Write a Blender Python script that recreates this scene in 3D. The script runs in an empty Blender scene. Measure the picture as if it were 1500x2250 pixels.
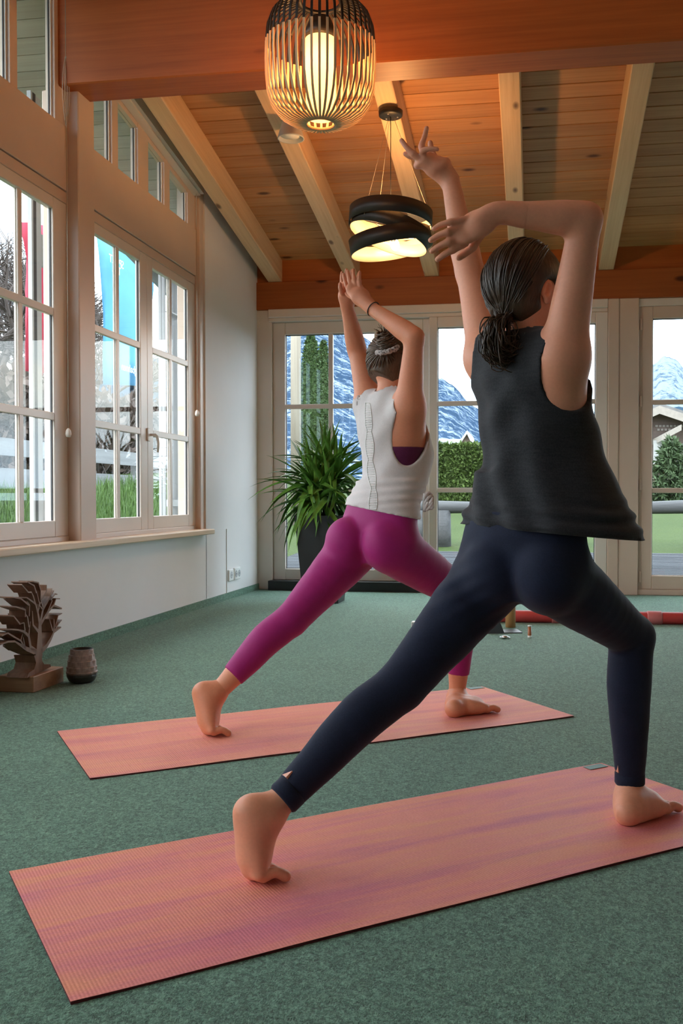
import bpy, bmesh, math, random
import numpy as np
from mathutils import Vector, Matrix
from math import sin, cos, tan, atan, pi, radians, sqrt, exp
random.seed(7); RNG = np.random.default_rng(11)
S = bpy.context.scene
COL = S.collection

# ------------------------------------------------------------------ camera
FOC, PX, PY, EYE = 2100.0, 840.0, 1139.0, 0.86        # focal length and principal point of the cropped photo (1500x2250)
YAW = atan((1174-PX)/FOC); PITCH = atan((PY-1095)/FOC)
cam_d = bpy.data.cameras.new('camera'); cam = bpy.data.objects.new('camera', cam_d); COL.objects.link(cam)
cam_d.sensor_fit = 'VERTICAL'; cam_d.sensor_height = 36; cam_d.lens = FOC/2250*36
cam_d.shift_x = -(PX-750)/2250; cam_d.shift_y = (PY-1125)/2250
cam_d.clip_start = .05; cam_d.clip_end = 3000
cam.location = (0, 0, EYE); cam.rotation_euler = (pi/2-PITCH, 0, YAW)
S.camera = cam
# ------------------------------------------------------------------ world: bright thin overcast
W = bpy.data.worlds.new('sky'); S.world = W; W.use_nodes = True
nt = W.node_tree; nt.nodes.clear()
wo = nt.nodes.new('ShaderNodeOutputWorld'); bg = nt.nodes.new('ShaderNodeBackground')
tc = nt.nodes.new('ShaderNodeTexCoord'); mp = nt.nodes.new('ShaderNodeMapping'); nz = nt.nodes.new('ShaderNodeTexNoise'); rp = nt.nodes.new('ShaderNodeValToRGB')
mp.inputs['Scale'].default_value = (1, 1, 2.2); nz.inputs['Scale'].default_value = 2.1; nz.inputs['Detail'].default_value = 7
rp.color_ramp.elements[0].position = .36; rp.color_ramp.elements[0].color = (.52, .72, .98, 1)
rp.color_ramp.elements[1].position = .60; rp.color_ramp.elements[1].color = (1, .985, .96, 1)
nt.links.new(tc.outputs['Generated'], mp.inputs[0]); nt.links.new(mp.outputs[0], nz.inputs[0])
nt.links.new(nz.outputs['Fac'], rp.inputs[0]); nt.links.new(rp.outputs[0], bg.inputs[0]); nt.links.new(bg.outputs[0], wo.inputs[0])
bg.inputs[1].default_value = 5.0
sun_d = bpy.data.lights.new('veiled_sun', 'SUN'); sun_d.energy = 1.5; sun_d.angle = radians(25); sun_d.color = (1, .95, .88)
sun = bpy.data.objects.new('veiled_sun', sun_d); COL.objects.link(sun); sun.rotation_euler = (radians(42), radians(-28), 0)
S.view_settings.view_transform = 'Standard'; S.view_settings.look = 'None'
S.view_settings.exposure = 0.62; S.view_settings.gamma = 1; S.view_settings.use_curve_mapping = False

# ------------------------------------------------------------------ photo pixel -> place in the room
_fw = Vector((-sin(YAW)*cos(PITCH), cos(YAW)*cos(PITCH), -sin(PITCH))); _rt = Vector((cos(YAW), sin(YAW), 0)); _up = _rt.cross(_fw)
EYEP = Vector((0, 0, EYE))
def ray(x, y): return _fw+_rt*((x-PX)/FOC)-_up*((y-PY)/FOC)
def at(x, y, d): return EYEP+ray(x, y)*d
def onz(x, y, z=0): r = ray(x, y); return EYEP+r*((z-EYE)/r.z)
def onx(x, y, X): r = ray(x, y); return EYEP+r*(X/r.x)
def ony(x, y, Y): r = ray(x, y); return EYEP+r*(Y/r.y)

# ------------------------------------------------------------------ helpers
def link(name, me, mat=None, parent=None):
    o = bpy.data.objects.new(name, me); COL.objects.link(o)
    if mat is not None:
        for m in (mat if isinstance(mat, (list, tuple)) else [mat]): me.materials.append(m)
    if parent is not None: o.parent = parent
    return o
def tag(o, label=None, cat=None, group=None, kind=None):
    if label: o['label'] = label
    if cat: o['category'] = cat
    if group: o['group'] = group
    if kind: o['kind'] = kind
    return o
def empty(name, loc, label, cat, group=None, kind=None, rz=0):
    o = bpy.data.objects.new(name, None); COL.objects.link(o); o.location = loc; o.rotation_euler.z = rz
    o.empty_display_size = .05
    return tag(o, label, cat, group, kind)
def bm_box(bm, lo, hi, bev=0, M=None):
    r = bmesh.ops.create_cube(bm, size=1)['verts']
    for v in r:
        v.co = Vector([lo[i]+(v.co[i]+.5)*(hi[i]-lo[i]) for i in range(3)])
    if bev:
        es = list({e for v in r for e in v.link_edges})
        r2 = bmesh.ops.bevel(bm, geom=es, offset=bev, segments=1, affect='EDGES', profile=.5)
        r = list({v for f in r2['faces'] for v in f.verts} | set(v for v in r if v.is_valid))
    if M is not None:
        for v in r: v.co = M @ v.co
    return r
def mesh_from(bm, name, smooth=False):
    me = bpy.data.meshes.new(name); bm.normal_update(); bm.to_mesh(me); bm.free()
    if smooth: me.polygons.foreach_set('use_smooth', [True]*len(me.polygons))
    return me
def box(name, lo, hi, mat, parent=None, bev=0):
    lo2 = [min(a, b) for a, b in zip(lo, hi)]; hi2 = [max(a, b) for a, b in zip(lo, hi)]
    c = Vector([(a+b)/2 for a, b in zip(lo2, hi2)])
    bm = bmesh.new(); bm_box(bm, [a-b for a, b in zip(lo2, c)], [a-b for a, b in zip(hi2, c)], bev)
    o = link(name, mesh_from(bm, name), mat, parent)
    o.location = c-(parent.location if parent is not None else Vector((0, 0, 0)))
    return o
def pyd(name, vs, fs, mat, parent=None, smooth=False):
    me = bpy.data.meshes.new(name); me.from_pydata([tuple(v) for v in vs], [], fs); me.update()
    if smooth: me.polygons.foreach_set('use_smooth', [True]*len(me.polygons))
    o = link(name, me, mat, parent)
    return o
def prism(name, pts, axis, lo, hi, mat, parent=None):
    """extrude a 2-D outline along a world axis; outline coordinates are the other two axes in order"""
    def P(p, t):
        q = list(p); q.insert(axis, t); return q
    n = len(pts); vs = [P(p, lo) for p in pts]+[P(p, hi) for p in pts]
    fs = [tuple(range(n))[::-1], tuple(range(n, 2*n))]+[(i, (i+1) % n, n+(i+1) % n, n+i) for i in range(n)]
    c = [sum(v[k] for v in vs)/len(vs) for k in range(3)]
    vs = [[v[k]-c[k] for k in range(3)] for v in vs]
    bm = bmesh.new(); bv = [bm.verts.new(v) for v in vs]
    for f in fs: bm.faces.new([bv[i] for i in f])
    bmesh.ops.recalc_face_normals(bm, faces=bm.faces)
    o = link(name, mesh_from(bm, name), mat, parent); o.location = Vector(c)-(parent.location if parent is not None else Vector((0, 0, 0)))
    return o
def tube(bm, pts, radii, seg=8, caps=True, flat=None):
    """sweep a ring along points; radii number or list; flat = (axis vector, factor) squashes it"""
    pts = [Vector(p) for p in pts]; n = len(pts)
    if not hasattr(radii, '__len__'): radii = [radii]*n
    rings = []; prev = None
    for i, p in enumerate(pts):
        t = (pts[min(i+1, n-1)]-pts[max(i-1, 0)])
        if t.length < 1e-9: t = Vector((0, 0, 1))
        t.normalize()
        if prev is None:
            a = Vector((0, 0, 1)) if abs(t.z) < .9 else Vector((1, 0, 0))
            u = t.cross(a).normalized()
        else:
            u = (prev-t*prev.dot(t))
            u = u.normalized() if u.length > 1e-6 else t.orthogonal().normalized()
        prev = u; v = t.cross(u)
        rings.append([bm.verts.new(p+(u*cos(2*pi*k/seg)+v*sin(2*pi*k/seg))*radii[i]) for k in range(seg)])
    for a, b in zip(rings, rings[1:]):
        for k in range(seg): bm.faces.new((a[k], a[(k+1) % seg], b[(k+1) % seg], b[k]))
    if caps:
        bm.faces.new(rings[0][::-1]); bm.faces.new(rings[-1])
def tube_obj(name, pts, radii, mat, parent=None, seg=8):
    c = Vector(pts[0]); bm = bmesh.new(); tube(bm, [Vector(p)-c for p in pts], radii, seg)
    o = link(name, mesh_from(bm, name, True), mat, parent); o.location = c-(parent.location if parent is not None else Vector((0, 0, 0)))
    return o
def lathe(bm, prof, seg=32, closed=False):
    rings = []
    for r, z in prof:
        rings.append([bm.verts.new((r*cos(2*pi*k/seg), r*sin(2*pi*k/seg), z)) for k in range(seg)] if r > 1e-6 else [bm.verts.new((0, 0, z))])
    pairs = list(zip(rings, rings[1:]))+([(rings[-1], rings[0])] if closed else [])
    for a, b in pairs:
        for k in range(seg):
            k2 = (k+1) % seg
            if len(a) == 1 and len(b) == 1: continue
            if len(a) == 1: bm.faces.new((a[0], b[k2], b[k]))
            elif len(b) == 1: bm.faces.new((a[k], a[k2], b[0]))
            else: bm.faces.new((a[k], a[k2], b[k2], b[k]))
    bmesh.ops.recalc_face_normals(bm, faces=bm.faces)
def lathe_obj(name, prof, mat, loc=(0, 0, 0), parent=None, seg=32, closed=False, smooth=True):
    bm = bmesh.new(); lathe(bm, prof, seg, closed)
    o = link(name, mesh_from(bm, name, smooth), mat, parent); o.location = loc
    return o

# ------------------------------------------------------------------ materials
class NT:
    def __init__(s, name):
        s.m = bpy.data.materials.new(name); s.m.use_nodes = True; s.t = s.m.node_tree; s.n = s.t.nodes; s.l = s.t.links
        s.b = s.n['Principled BSDF']; s.out = s.n['Material Output']
    def node(s, k, **kw):
        q = s.n.new(k)
        for a, v in kw.items():
            if a.startswith('_'): setattr(q, a[1:], v)
            else: q.inputs[a.replace('__', ' ')].default_value = v
        return q
    def lk(s, a, b): s.l.new(a, b)
    def coords(s, scale=(1, 1, 1), kind='Object', rnd=False, rot=(0, 0, 0)):
        c = s.node('ShaderNodeTexCoord'); m = s.node('ShaderNodeMapping'); m.inputs['Scale'].default_value = scale; m.inputs['Rotation'].default_value = rot
        s.lk(c.outputs[kind], m.inputs[0])
        if rnd:
            oi = s.node('ShaderNodeObjectInfo'); mu = s.node('ShaderNodeMath', _operation='MULTIPLY'); mu.inputs[1].default_value = 37.0
            cx = s.node('ShaderNodeCombineXYZ'); s.lk(oi.outputs['Random'], mu.inputs[0])
            for i in range(3): s.lk(mu.outputs[0], cx.inputs[i])
            s.lk(cx.outputs[0], m.inputs['Location'])
        return m.outputs[0]
    def noise(s, vec, scale, detail=4, rough=.55, dist=0):
        q = s.node('ShaderNodeTexNoise', Scale=scale, Detail=detail, Roughness=rough, Distortion=dist); s.lk(vec, q.inputs['Vector']); return q.outputs['Fac']
    def ramp(s, fac, stops):
        q = s.node('ShaderNodeValToRGB'); e = q.color_ramp.elements
        while len(e) < len(stops): e.new(.5)
        for i, (p, c) in enumerate(stops):
            e[i].position = p; e[i].color = (*c, 1) if len(c) == 3 else c
        s.lk(fac, q.inputs[0]); return q.outputs[0]
    def mix(s, fac, a, b, mode='MIX'):
        q = s.node('ShaderNodeMix', _data_type='RGBA', _blend_type=mode)
        for sock, v in ((q.inputs[0], fac), (q.inputs[6], a), (q.inputs[7], b)):
            if hasattr(v, 'links') or hasattr(v, 'is_linked'): s.lk(v, sock)
            else: sock.default_value = v if not isinstance(v, tuple) or len(v) == 4 else (*v, 1)
        return q.outputs[2]
    def bump(s, h, strength=.3, dist=.01):
        q = s.node('ShaderNodeBump', Strength=strength, Distance=dist); s.lk(h, q.inputs['Height']); s.lk(q.outputs[0], s.b.inputs['Normal'])
    def base(s, v):
        if isinstance(v, tuple): s.b.inputs['Base Color'].default_value = (*v, 1)
        else: s.lk(v, s.b.inputs['Base Color'])
    def set(s, rough=.5, metal=0, spec=.5, sheen=0):
        s.b.inputs['Roughness'].default_value = rough; s.b.inputs['Metallic'].default_value = metal
        s.b.inputs['Specular IOR Level'].default_value = spec; s.b.inputs['Sheen Weight'].default_value = sheen
        return s
def plain(name, col, rough=.5, metal=0, spec=.5, var=.06, scale=9, bump=0, sheen=0):
    t = NT(name); v = t.coords()
    f = t.noise(v, scale, 5)
    a = tuple(max(0, c*(1-var)) for c in col); b = tuple(min(1, c*(1+var)) for c in col)
    t.base(t.ramp(f, [(.3, a), (.7, b)])); t.set(rough, metal, spec, sheen)
    if bump: t.bump(t.noise(v, scale*6, 4), bump, .004)
    return t.m
def wood(name, light, mid, dark, axis=0, rough=.55, rnd=True, knots=.06, gs=1.0, spec=.35):
    t = NT(name)
    sc = [9*gs, 9*gs, 9*gs]; sc[axis] = .55*gs
    v = t.coords(tuple(sc), rnd=rnd)
    g1 = t.noise(v, 1.1, 5, .6, .35)
    sc2 = [60*gs]*3; sc2[axis] = 1.6*gs
    v2 = t.coords(tuple(sc2), rnd=rnd); g2 = t.noise(v2, 1, 4, .6)
    c = t.ramp(g1, [(.25, dark), (.48, mid), (.72, light)])
    c = t.mix(.35, c, t.ramp(g2, [(.3, dark), (.65, light)]))
    if knots:
        sk = [4.2*gs]*3; sk[axis] = 1.9*gs
        vk = t.coords(tuple(sk), rnd=rnd)
        vo = t.node('ShaderNodeTexVoronoi', Scale=1.0); t.lk(vk, vo.inputs['Vector'])
        k = t.ramp(vo.outputs['Distance'], [(knots, (1, 1, 1)), (knots*2.2, (0, 0, 0))])
        c = t.mix(k, c, (dark[0]*.35, dark[1]*.3, dark[2]*.3))
    if rnd:
        oi = t.node('ShaderNodeObjectInfo'); hv = t.node('ShaderNodeHueSaturation')
        mr = t.node('ShaderNodeMapRange'); mr.inputs['To Min'].default_value = .86; mr.inputs['To Max'].default_value = 1.12
        t.lk(oi.outputs['Random'], mr.inputs[0]); t.lk(mr.outputs[0], hv.inputs['Value']); t.lk(c, hv.inputs['Color']); c = hv.outputs[0]
    t.base(c); t.set(rough, 0, spec); t.bump(g2, .12, .003)
    return t.m
M = {}
M['plank'] = wood('pine_boards', (.62, .31, .13), (.52, .235, .085), (.36, .145, .045), 0, .5)
M['rafter'] = wood('pine_rafter', (.74, .52, .31), (.68, .45, .26), (.50, .30, .15), 1, .5, knots=.05)
M['beam'] = wood('glulam_beam', (.44, .125, .028), (.36, .09, .018), (.24, .055, .010), 0, .5, knots=.05, gs=.8)
M['sillwood'] = wood('sill_wood', (.70, .55, .40), (.62, .46, .32), (.5, .35, .22), 1, .4, knots=0)
M['paint'] = plain('cream_painted_timber', (.62, .475, .385), .45, var=.03, scale=3)
M['sash'] = plain('white_painted_sash', (.72, .64, .58), .35, var=.03, scale=3)
M['wall'] = plain('white_plaster', (.74, .70, .675), .85, var=.02, scale=2, bump=.05)
M['gasket'] = plain('dark_gasket', (.03, .03, .035), .5)
M['black'] = plain('black_plinth', (.012, .012, .015), .5)
M['blackmetal'] = plain('matt_black_metal', (.012, .012, .013), .45)
M['white'] = plain('white_plastic', (.78, .77, .74), .35, var=.02)
M['steel'] = plain('brushed_steel', (.6, .6, .6), .3, 1)
def mk_glass():
    t = NT('window_glass'); t.n.remove(t.b)
    lw = t.node('ShaderNodeLayerWeight', Blend=.5); pw = t.node('ShaderNodeMath', _operation='POWER'); pw.inputs[1].default_value = 4.0
    fr = t.node('ShaderNodeMapRange'); fr.inputs['To Min'].default_value = .018; fr.inputs['To Max'].default_value = .34
    t.lk(lw.outputs['Facing'], pw.inputs[0]); t.lk(pw.outputs[0], fr.inputs[0]); tr = t.node('ShaderNodeBsdfTransparent'); gl = t.node('ShaderNodeBsdfGlossy', Roughness=.005); mx = t.node('ShaderNodeMixShader')
    tr.inputs[0].default_value = (.94, .97, .96, 1)
    t.lk(fr.outputs[0], mx.inputs[0]); t.lk(tr.outputs[0], mx.inputs[1]); t.lk(gl.outputs[0], mx.inputs[2]); t.lk(mx.outputs[0], t.out.inputs[0])
    return t.m
M['glass'] = mk_glass()
def mk_carpet():
    t = NT('green_carpet'); v = t.coords((1, 1, 1)); v2 = t.coords((1, .55, 1), rot=(0, 0, .5))
    n1 = t.noise(v, 75, 4, .65, .8); n2 = t.noise(v2, 210, 3, .7, 1.2); n3 = t.noise(v, 3, 3)
    c = t.ramp(n1, [(.38, (.018, .055, .035)), (.5, (.075, .19, .120)), (.61, (.22, .42, .29))])
    c = t.mix(.55, c, t.ramp(n2, [(.39, (.014, .042, .028)), (.51, (.08, .20, .125)), (.60, (.29, .52, .37))]))
    c = t.mix(.12, c, t.ramp(n3, [(.3, (.03, .07, .05)), (.7, (.10, .21, .14))]))
    t.base(c); t.set(.9, 0, .25, .25)
    ad = t.node('ShaderNodeMath', _operation='ADD'); t.lk(n1, ad.inputs[0]); t.lk(n2, ad.inputs[1])
    t.bump(ad.outputs[0], .8, .006)
    return t.m
M['carpet'] = mk_carpet()
# ================================================================== the room
XL, YB = -2.585, 8.75          # inner faces of the left wall and of the glazed end wall
XR, YF = 4.6, -3.0             # unseen right wall, wall behind the camera
RS = .176                      # roof slope, falling towards the glazed wall
def raf_z(y): return 2.885+RS*(YB-y)       # underside of the rafters
floor = box('floor', (XL-.1, YF-.1, -.12), (XR+.1, YB+.12, 0), M['carpet']); tag(floor, 'green flecked carpet floor of the room', 'floor', kind='structure')

# --- left wall: white plaster below the sill and at the far end
wl = empty('wall_left', (XL, 4.3, 0), 'left wall, white plaster below and cream timber window bays above', 'wall', kind='structure')
box('plaster', (XL-.2, YF, 0), (XL, 7.31, .58), M['wall'], wl)
box('plaster', (XL-.2, 7.30, 0), (XL, YB+.1, 3.6), M['wall'], wl)
XG = -2.64
box('timber_strip', (XL-.2, 7.215, .58), (XL-.012, 7.30, 3.6), M['paint'], wl, .004)
def panel(y0, y1):
    box('head_panel', (XG-.09, y0, 2.605), (XG+.012, y1, 2.965), M['paint'], wl, .003)
    box('head_rail', (XG-.09, y0, 2.535), (XG+.004, y1, 2.60), M['paint'], wl, .003)
panel(5.33, 7.215)
panel(3.20, 5.13); panel(1.2, 3.06)
for y0 in (5.13, 3.06, 1.0):
    box('post', (XL-.2, y0, .58), (XL+.022, y0+.20, 3.9 if y0 < 4 else 3.19), M['paint'], wl, .006)
box('plaster', (XL-.2, YF, .58), (XL, -.90, 4.9), M['wall'], wl); box('plaster', (XL-.2, -.90, 2.55), (XL, 1.0, 4.9), M['wall'], wl)
sill = box('trim_1', (XL-.08, 1.0, .578), (-2.50, 7.27, .618), M['sillwood'], None, .006); tag(sill, 'long pale wooden window sill on the left wall', 'window sill', kind='structure')
bb = box('baseboard_left', (XL, YF, 0), (XL+.012, YB, .055), M['carpet'], None); tag(bb, 'green carpet skirting strip along the left wall', 'baseboard', kind='structure')

def sash(root, y0, y1, gy0, gy1, z0, z1, gz0, gz1, bars_z, x=XG, d=.036):
    """a casement sash in the left wall, four frame members, glazing bars and panes as parts"""
    m = M['sash']
    box('sash_stile', (x-d, y0, z0), (x, gy0, z1), m, root, .004); box('sash_stile', (x-d, gy1, z0), (x, y1, z1), m, root, .004)
    box('sash_rail', (x-d, gy0, z0), (x, gy1, gz0), m, root, .004); box('sash_rail', (x-d, gy0, gz1), (x, gy1, z1), m, root, .004)
    yc = (gy0+gy1)/2
    for xx, dd in ((x-.003, .009),):
        box('glazing_bar', (xx-dd, yc-.022, gz0), (xx, yc+.022, gz1), m, root, .004)
        for z in bars_z: box('glazing_bar', (xx-dd-.002, gy0, z-.022), (xx+.002, gy1, z+.022), m, root, .004)
    # black seal and outer bars behind the glass
    box('glazing_bar', (x-.030, yc-.018, gz0), (x-.021, yc+.018, gz1), m, root)
    for z in bars_z: box('glazing_bar', (x-.031, gy0, z-.018), (x-.020, gy1, z+.018), m, root)
    for a, b in ((gy0, yc-.018), (yc+.018, gy1)):
        zz = [gz0]+list(bars_z)+[gz1]
        for p, q in zip(zz, zz[1:]): box('pane', (x-.019, a, p+.001), (x-.015, b, q-.001), M['glass'], root)
    for a in (gy0, gy1): box('gasket', (x-.024, a-.005, gz0), (x-.014, a+.005, gz1), M['gasket'], root)
GZ0, GZ1, BZ = .735, 2.468, (1.316, 1.897)
wn = 0
def casement(y0, yc, y1, label):
    global wn; wn += 1
    r = empty('window_%d' % wn, (XG, (y0+y1)/2, .64), label, 'window', kind='structure')
    wdt = (y1-y0)/2
    sash(r, y0, yc, y0+.14, y0+.14+wdt-.25, .645, 2.535, GZ0, GZ1, BZ)
    sash(r, yc, y1, yc+.10, yc+.10+wdt-.25, .645, 2.535, GZ0, GZ1, BZ)
    box('frame_rail', (XG-.09, y0, .60), (XG+.005, y1, .645), M['sash'], r, .004)
    return r
w2 = casement(5.33, 6.275, 7.215, 'white double casement window nearest the glazed end wall')
w1 = casement(3.26, 4.195, 5.13, 'white casement window at the left edge, before the cream post')
w3 = casement(1.2, 2.13, 3.06, 'unseen white casement window added left of the camera')  # out of view; continues the row, added for daylight from the left
casement(-.90, .05, 1.0, 'unseen white casement window added behind the camera on the left')  # out of view; added so daylight reaches the women from behind left
wn = 0
# handle of the second window
h = box('handle_plate', (XG, 6.255, 1.255), (XG+.012, 6.295, 1.345), M['sash'], w2, .003)
bm = bmesh.new(); tube(bm, [(0, 0, 0), (.035, .002, 0), (.045, .012, -.012), (.05, .02, -.06), (.045, .022, -.12)], [.009, .009, .01, .009, .007], 8)
h2 = link('handle', mesh_from(bm, 'handle', True), M['sash'], w2); h2.location = Vector((XG+.01, 6.30, 1.30))-w2.location
tag(h2, 'cream casement handle')

# --- clerestory: panes between mullions, head following the roof
def clz(y): return 3.44-.15*(y-5.5)
def clerestory(n, panes, y0, y1, label, slope=True):
    r = empty('window_%d' % (n+2), (XG, (y0+y1)/2, 2.97), label, 'window', kind='structure')
    top = (lambda y: clz(y)) if slope else (lambda y: 3.75)
    edges = [y0]+[v for p in panes for v in p]+[y1]
    for i in range(0, len(edges), 2):
        a, b = edges[i], edges[i+1]
        prism('mullion', [(a, 2.95), (b, 2.95), (b, top(b)+.05), (a, top(a)+.05)], 0, XG-.05, XG+.004, M['paint'], r)
    for a, b in panes:
        prism('pane', [(a, 2.965), (b, 2.965), (b, top(b)), (a, top(a))], 0, XG-.032, XG-.027, M['glass'], r)
        prism('head_rail', [(a, top(a)), (b, top(b)), (b, top(b)+.05), (a, top(a)+.05)], 0, XG-.05, XG+.002, M['paint'], r)
        box('bead', (XG-.026, b-.014, 2.965), (XG-.012, b-.001, top(b)-.004), M['white'], r)
        box('gasket', (XG-.026, b-.020, 2.965), (XG-.020, b-.014, top(b)-.004), M['gasket'], r)
    return r
c2 = clerestory(4, [(5.46, 5.73), (5.815, 6.13), (6.30, 6.59), (6.69, 7.06)], 5.33, 7.215, 'row of four sloping-topped clerestory panes above the second window')
c1 = clerestory(5, [(3.40, 3.75), (3.85, 4.10), (4.2, 4.54), (4.61, 5.0)], 3.26, 5.13, 'tall clerestory panes at the upper left corner', False)
cas = prism('blind_cassette', [(5.33, clz(5.33)+.05), (7.2, clz(7.2)+.05), (7.2, clz(7.2)+.125), (5.33, clz(5.33)+.125)], 0, XG+.004, XG+.085, M['sash'], wl)
prism('cassette_lip', [(5.33, clz(5.33)+.035), (7.19, clz(7.19)+.035), (7.19, clz(7.19)+.05), (5.33, clz(5.33)+.05)], 0, XG+.004, XG+.06, M['sash'], wl)
prism('gap_board', [(5.33, clz(5.33)+.14), (7.3, clz(7.3)+.14), (7.3, 3.9), (5.33, 3.9)], 0, XG-.09, XG-.03, M['black'], wl)

# --- ceiling: boards, rafters, the great tie beam
ceil = empty('ceiling', (1, YB, 3.1), 'sloping pine board ceiling on light rafters', 'ceiling', kind='structure')
RH = .205; SL = sqrt(1+RS*RS); ANG = atan(RS)
def on_slope(o, y):                       # tilt an object built flat about its own centre onto the roof slope
    o.rotation_euler.x = -ANG
NPL = 76; PW = (YB+.1-YF)/NPL*SL
bm = bmesh.new(); bm_box(bm, (-(XR-XL+.4)/2, -PW/2+.0035, 0), ((XR-XL+.4)/2, PW/2-.0035, .022), .003)
pme = mesh_from(bm, 'plank'); pme.materials.append(M['plank'])
for i in range(NPL):
    y = YB+.05-(i+.5)*PW/SL
    o = bpy.data.objects.new('plank', pme); COL.objects.link(o); o.parent = ceil
    o.location = Vector(((XL+XR)/2, y, raf_z(y)+RH))-ceil.location; o.rotation_euler.x = -ANG
y0, y1 = YF-.1, YB+.35
prism('roof_deck', [(y0, raf_z(y0)+RH+.026), (y1, raf_z(y1)+RH+.026), (y1, raf_z(y1)+RH+.2), (y0, raf_z(y0)+RH+.2)], 0, XL-.95, XR+.3, M['plank'], ceil)
for k, x in enumerate((-2.475, -1.735, -1.0, -.225, .555, 1.33, 2.10, 2.87, 3.64)):
    YR0 = 5.10; L = (YB+.04-YR0)
    bm = bmesh.new(); bm_box(bm, (-.066, -L/2*SL, 0), (.066, L/2*SL, RH+.012), .006)
    o = link('rafter', mesh_from(bm, 'rafter'), M['rafter'], ceil); yc = (YB+.04+YR0)/2
    o.location = Vector((x+.066, yc, raf_z(yc)))-ceil.location; o.rotation_euler.x = -ANG
tb = box('tie_beam', (XL-.12, 5.04, 3.168), (XR, 5.285, 3.70), M['beam'], ceil, .008)
tag(tb, 'massive glued pine tie beam across the room')

# --- glazed end wall
wb = empty('wall_back', (-.5, YB, 0), 'glazed end wall with pine lintel beam and cream posts', 'wall', kind='structure')
box('lintel_beam', (XL-.1, YB-.03, 2.628), (XR, YB+.14, 2.885), M['beam'], wb, .004)
box('upper_board', (XL-.1, YB+.0, 2.888), (XR, YB+.12, 3.13), M['beam'], wb, .003)
box('casing', (-2.47, YB-.05, 2.55), (.637, YB+.10, 2.628), M['sash'], wb, .006)
box('casing', (-2.47, YB-.03, 2.515), (.637, YB+.10, 2.55), M['sash'], wb, .004)
box('casing', (XL-.1, YB-.01, .0), (-2.445, YB+.12, 2.628), M['sash'], wb, .004)
box('casing', (.638, YB-.05, 0), (.735, YB+.10, 2.628), M['paint'], wb, .008)
box('post', (.735, YB-.035, 0), (.905, YB+.12, 2.628), M['paint'], wb, .004)
box('casing', (.905, YB+.0, 2.56), (2.4, YB+.12, 2.628), M['sash'], wb, .004)
box('post', (2.3, YB-.035, 0), (2.47, YB+.12, 2.628), M['paint'], wb, .004)
box('plaster', (4.4, YB, 0), (XR+.1, YB+.15, 2.63), M['wall'], wb)
box('threshold', (-2.46, YB-.10, 0), (.64, YB+.10, .088), M['black'], wb)
def door(n, x0, x1, gx0, gx1, z0, z1, gz0, gz1, cols, bars, y, label, mat, d=.06):
    r = empty('door_%d' % n, ((x0+x1)/2, y, z0), label, 'door', kind='structure')
    box('stile', (x0, y, z0), (gx0, y+d, z1), mat, r, .006); box('stile', (gx1, y, z0), (x1, y+d, z1), mat, r, .006)
    box('rail', (gx0, y, z0), (gx1, y+d, gz0), mat, r, .006); box('rail', (gx0, y, gz1), (gx1, y+d, z1), mat, r, .006)
    xs = [gx0+(gx1-gx0)*i/cols for i in range(cols+1)]; zs = [gz0]+list(bars)+[gz1]
    for x in xs[1:-1]:
        box('glazing_bar', (x-.022, y+.012, gz0), (x+.022, y+.03, gz1), mat, r, .003); box('glazing_bar', (x-.018, y+.045, gz0), (x+.018, y+.058, gz1), mat, r)
    for z in bars:
        box('glazing_bar', (gx0, y+.010, z-.022), (gx1, y+.031, z+.022), mat, r, .003); box('glazing_bar', (gx0, y+.045, z-.018), (gx1, y+.058, z+.018), mat, r)
    for a, b in zip(xs, xs[1:]):
        for p, q in zip(zs, zs[1:]): box('pane', (a+.001, y+.034, p+.001), (b-.001, y+.041, q-.001), M['glass'], r)
    for a in (gx0, gx1): box('gasket', (a-.006, y+.030, gz0), (a+.006, y+.046, gz1), M['gasket'], r)
    for a in (gz0, gz1): box('gasket', (gx0, y+.030, a-.006), (gx1, y+.046, a+.006), M['gasket'], r)
    return r
d1 = door(1, -2.445, -.93, -2.325, -1.02, .088, 2.515, .195, 2.40, 3, (.935, 1.724), YB+.03, 'white sliding glass door leaf behind the potted yucca', M['sash'])
d2 = door(2, -.957, .638, -.878, .53, .088, 2.515, .195, 2.415, 3, (.935, 1.724), YB-.04, 'white sliding glass door leaf behind the two women', M['sash'])
d3 = door(3, .935, 2.30, 1.03, 2.2, .05, 2.56, .175, 2.45, 2, (.930, 1.712), YB+.01, 'glass garden door at the right edge beside the cream post', M['paint'])
for z in (2.40, 1.72, .98, .16): box('hinge', (.915, YB-.006, z-.05), (.937, YB+.012, z+.05), M['paint'], d3, .004)
box('frame_stile', (.905, YB+.014, 0), (.937, YB+.1, 2.56), M['paint'], d3)
box('frame_rail', (.905, YB-.01, 0), (2.3, YB+.1, .05), M['paint'], d3, .004)
d4 = door(4, 2.47, 4.4, 2.56, 4.3, .05, 2.628, .175, 2.5, 3, (.930, 1.712), YB+.01, 'unseen glass garden door added beyond the right picture edge', M['paint'])  # out of view; glazing added to light the left wall from back right
# --- unseen right wall and the wall behind the camera, with its own window openings
wr = empty('wall_right', (XR, 3, 0), 'plain white right wall of the room', 'wall', kind='structure')
box('plaster', (XR, YF, 0), (XR+.2, YB+.1, 5.2), M['wall'], wr)
wf = empty('wall_front', (1, YF, 0), 'plain white wall behind the camera', 'wall', kind='structure')
box('plaster', (XL-.2, YF-.2, 0), (XR+.2, YF, 5.4), M['wall'], wf)
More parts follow.
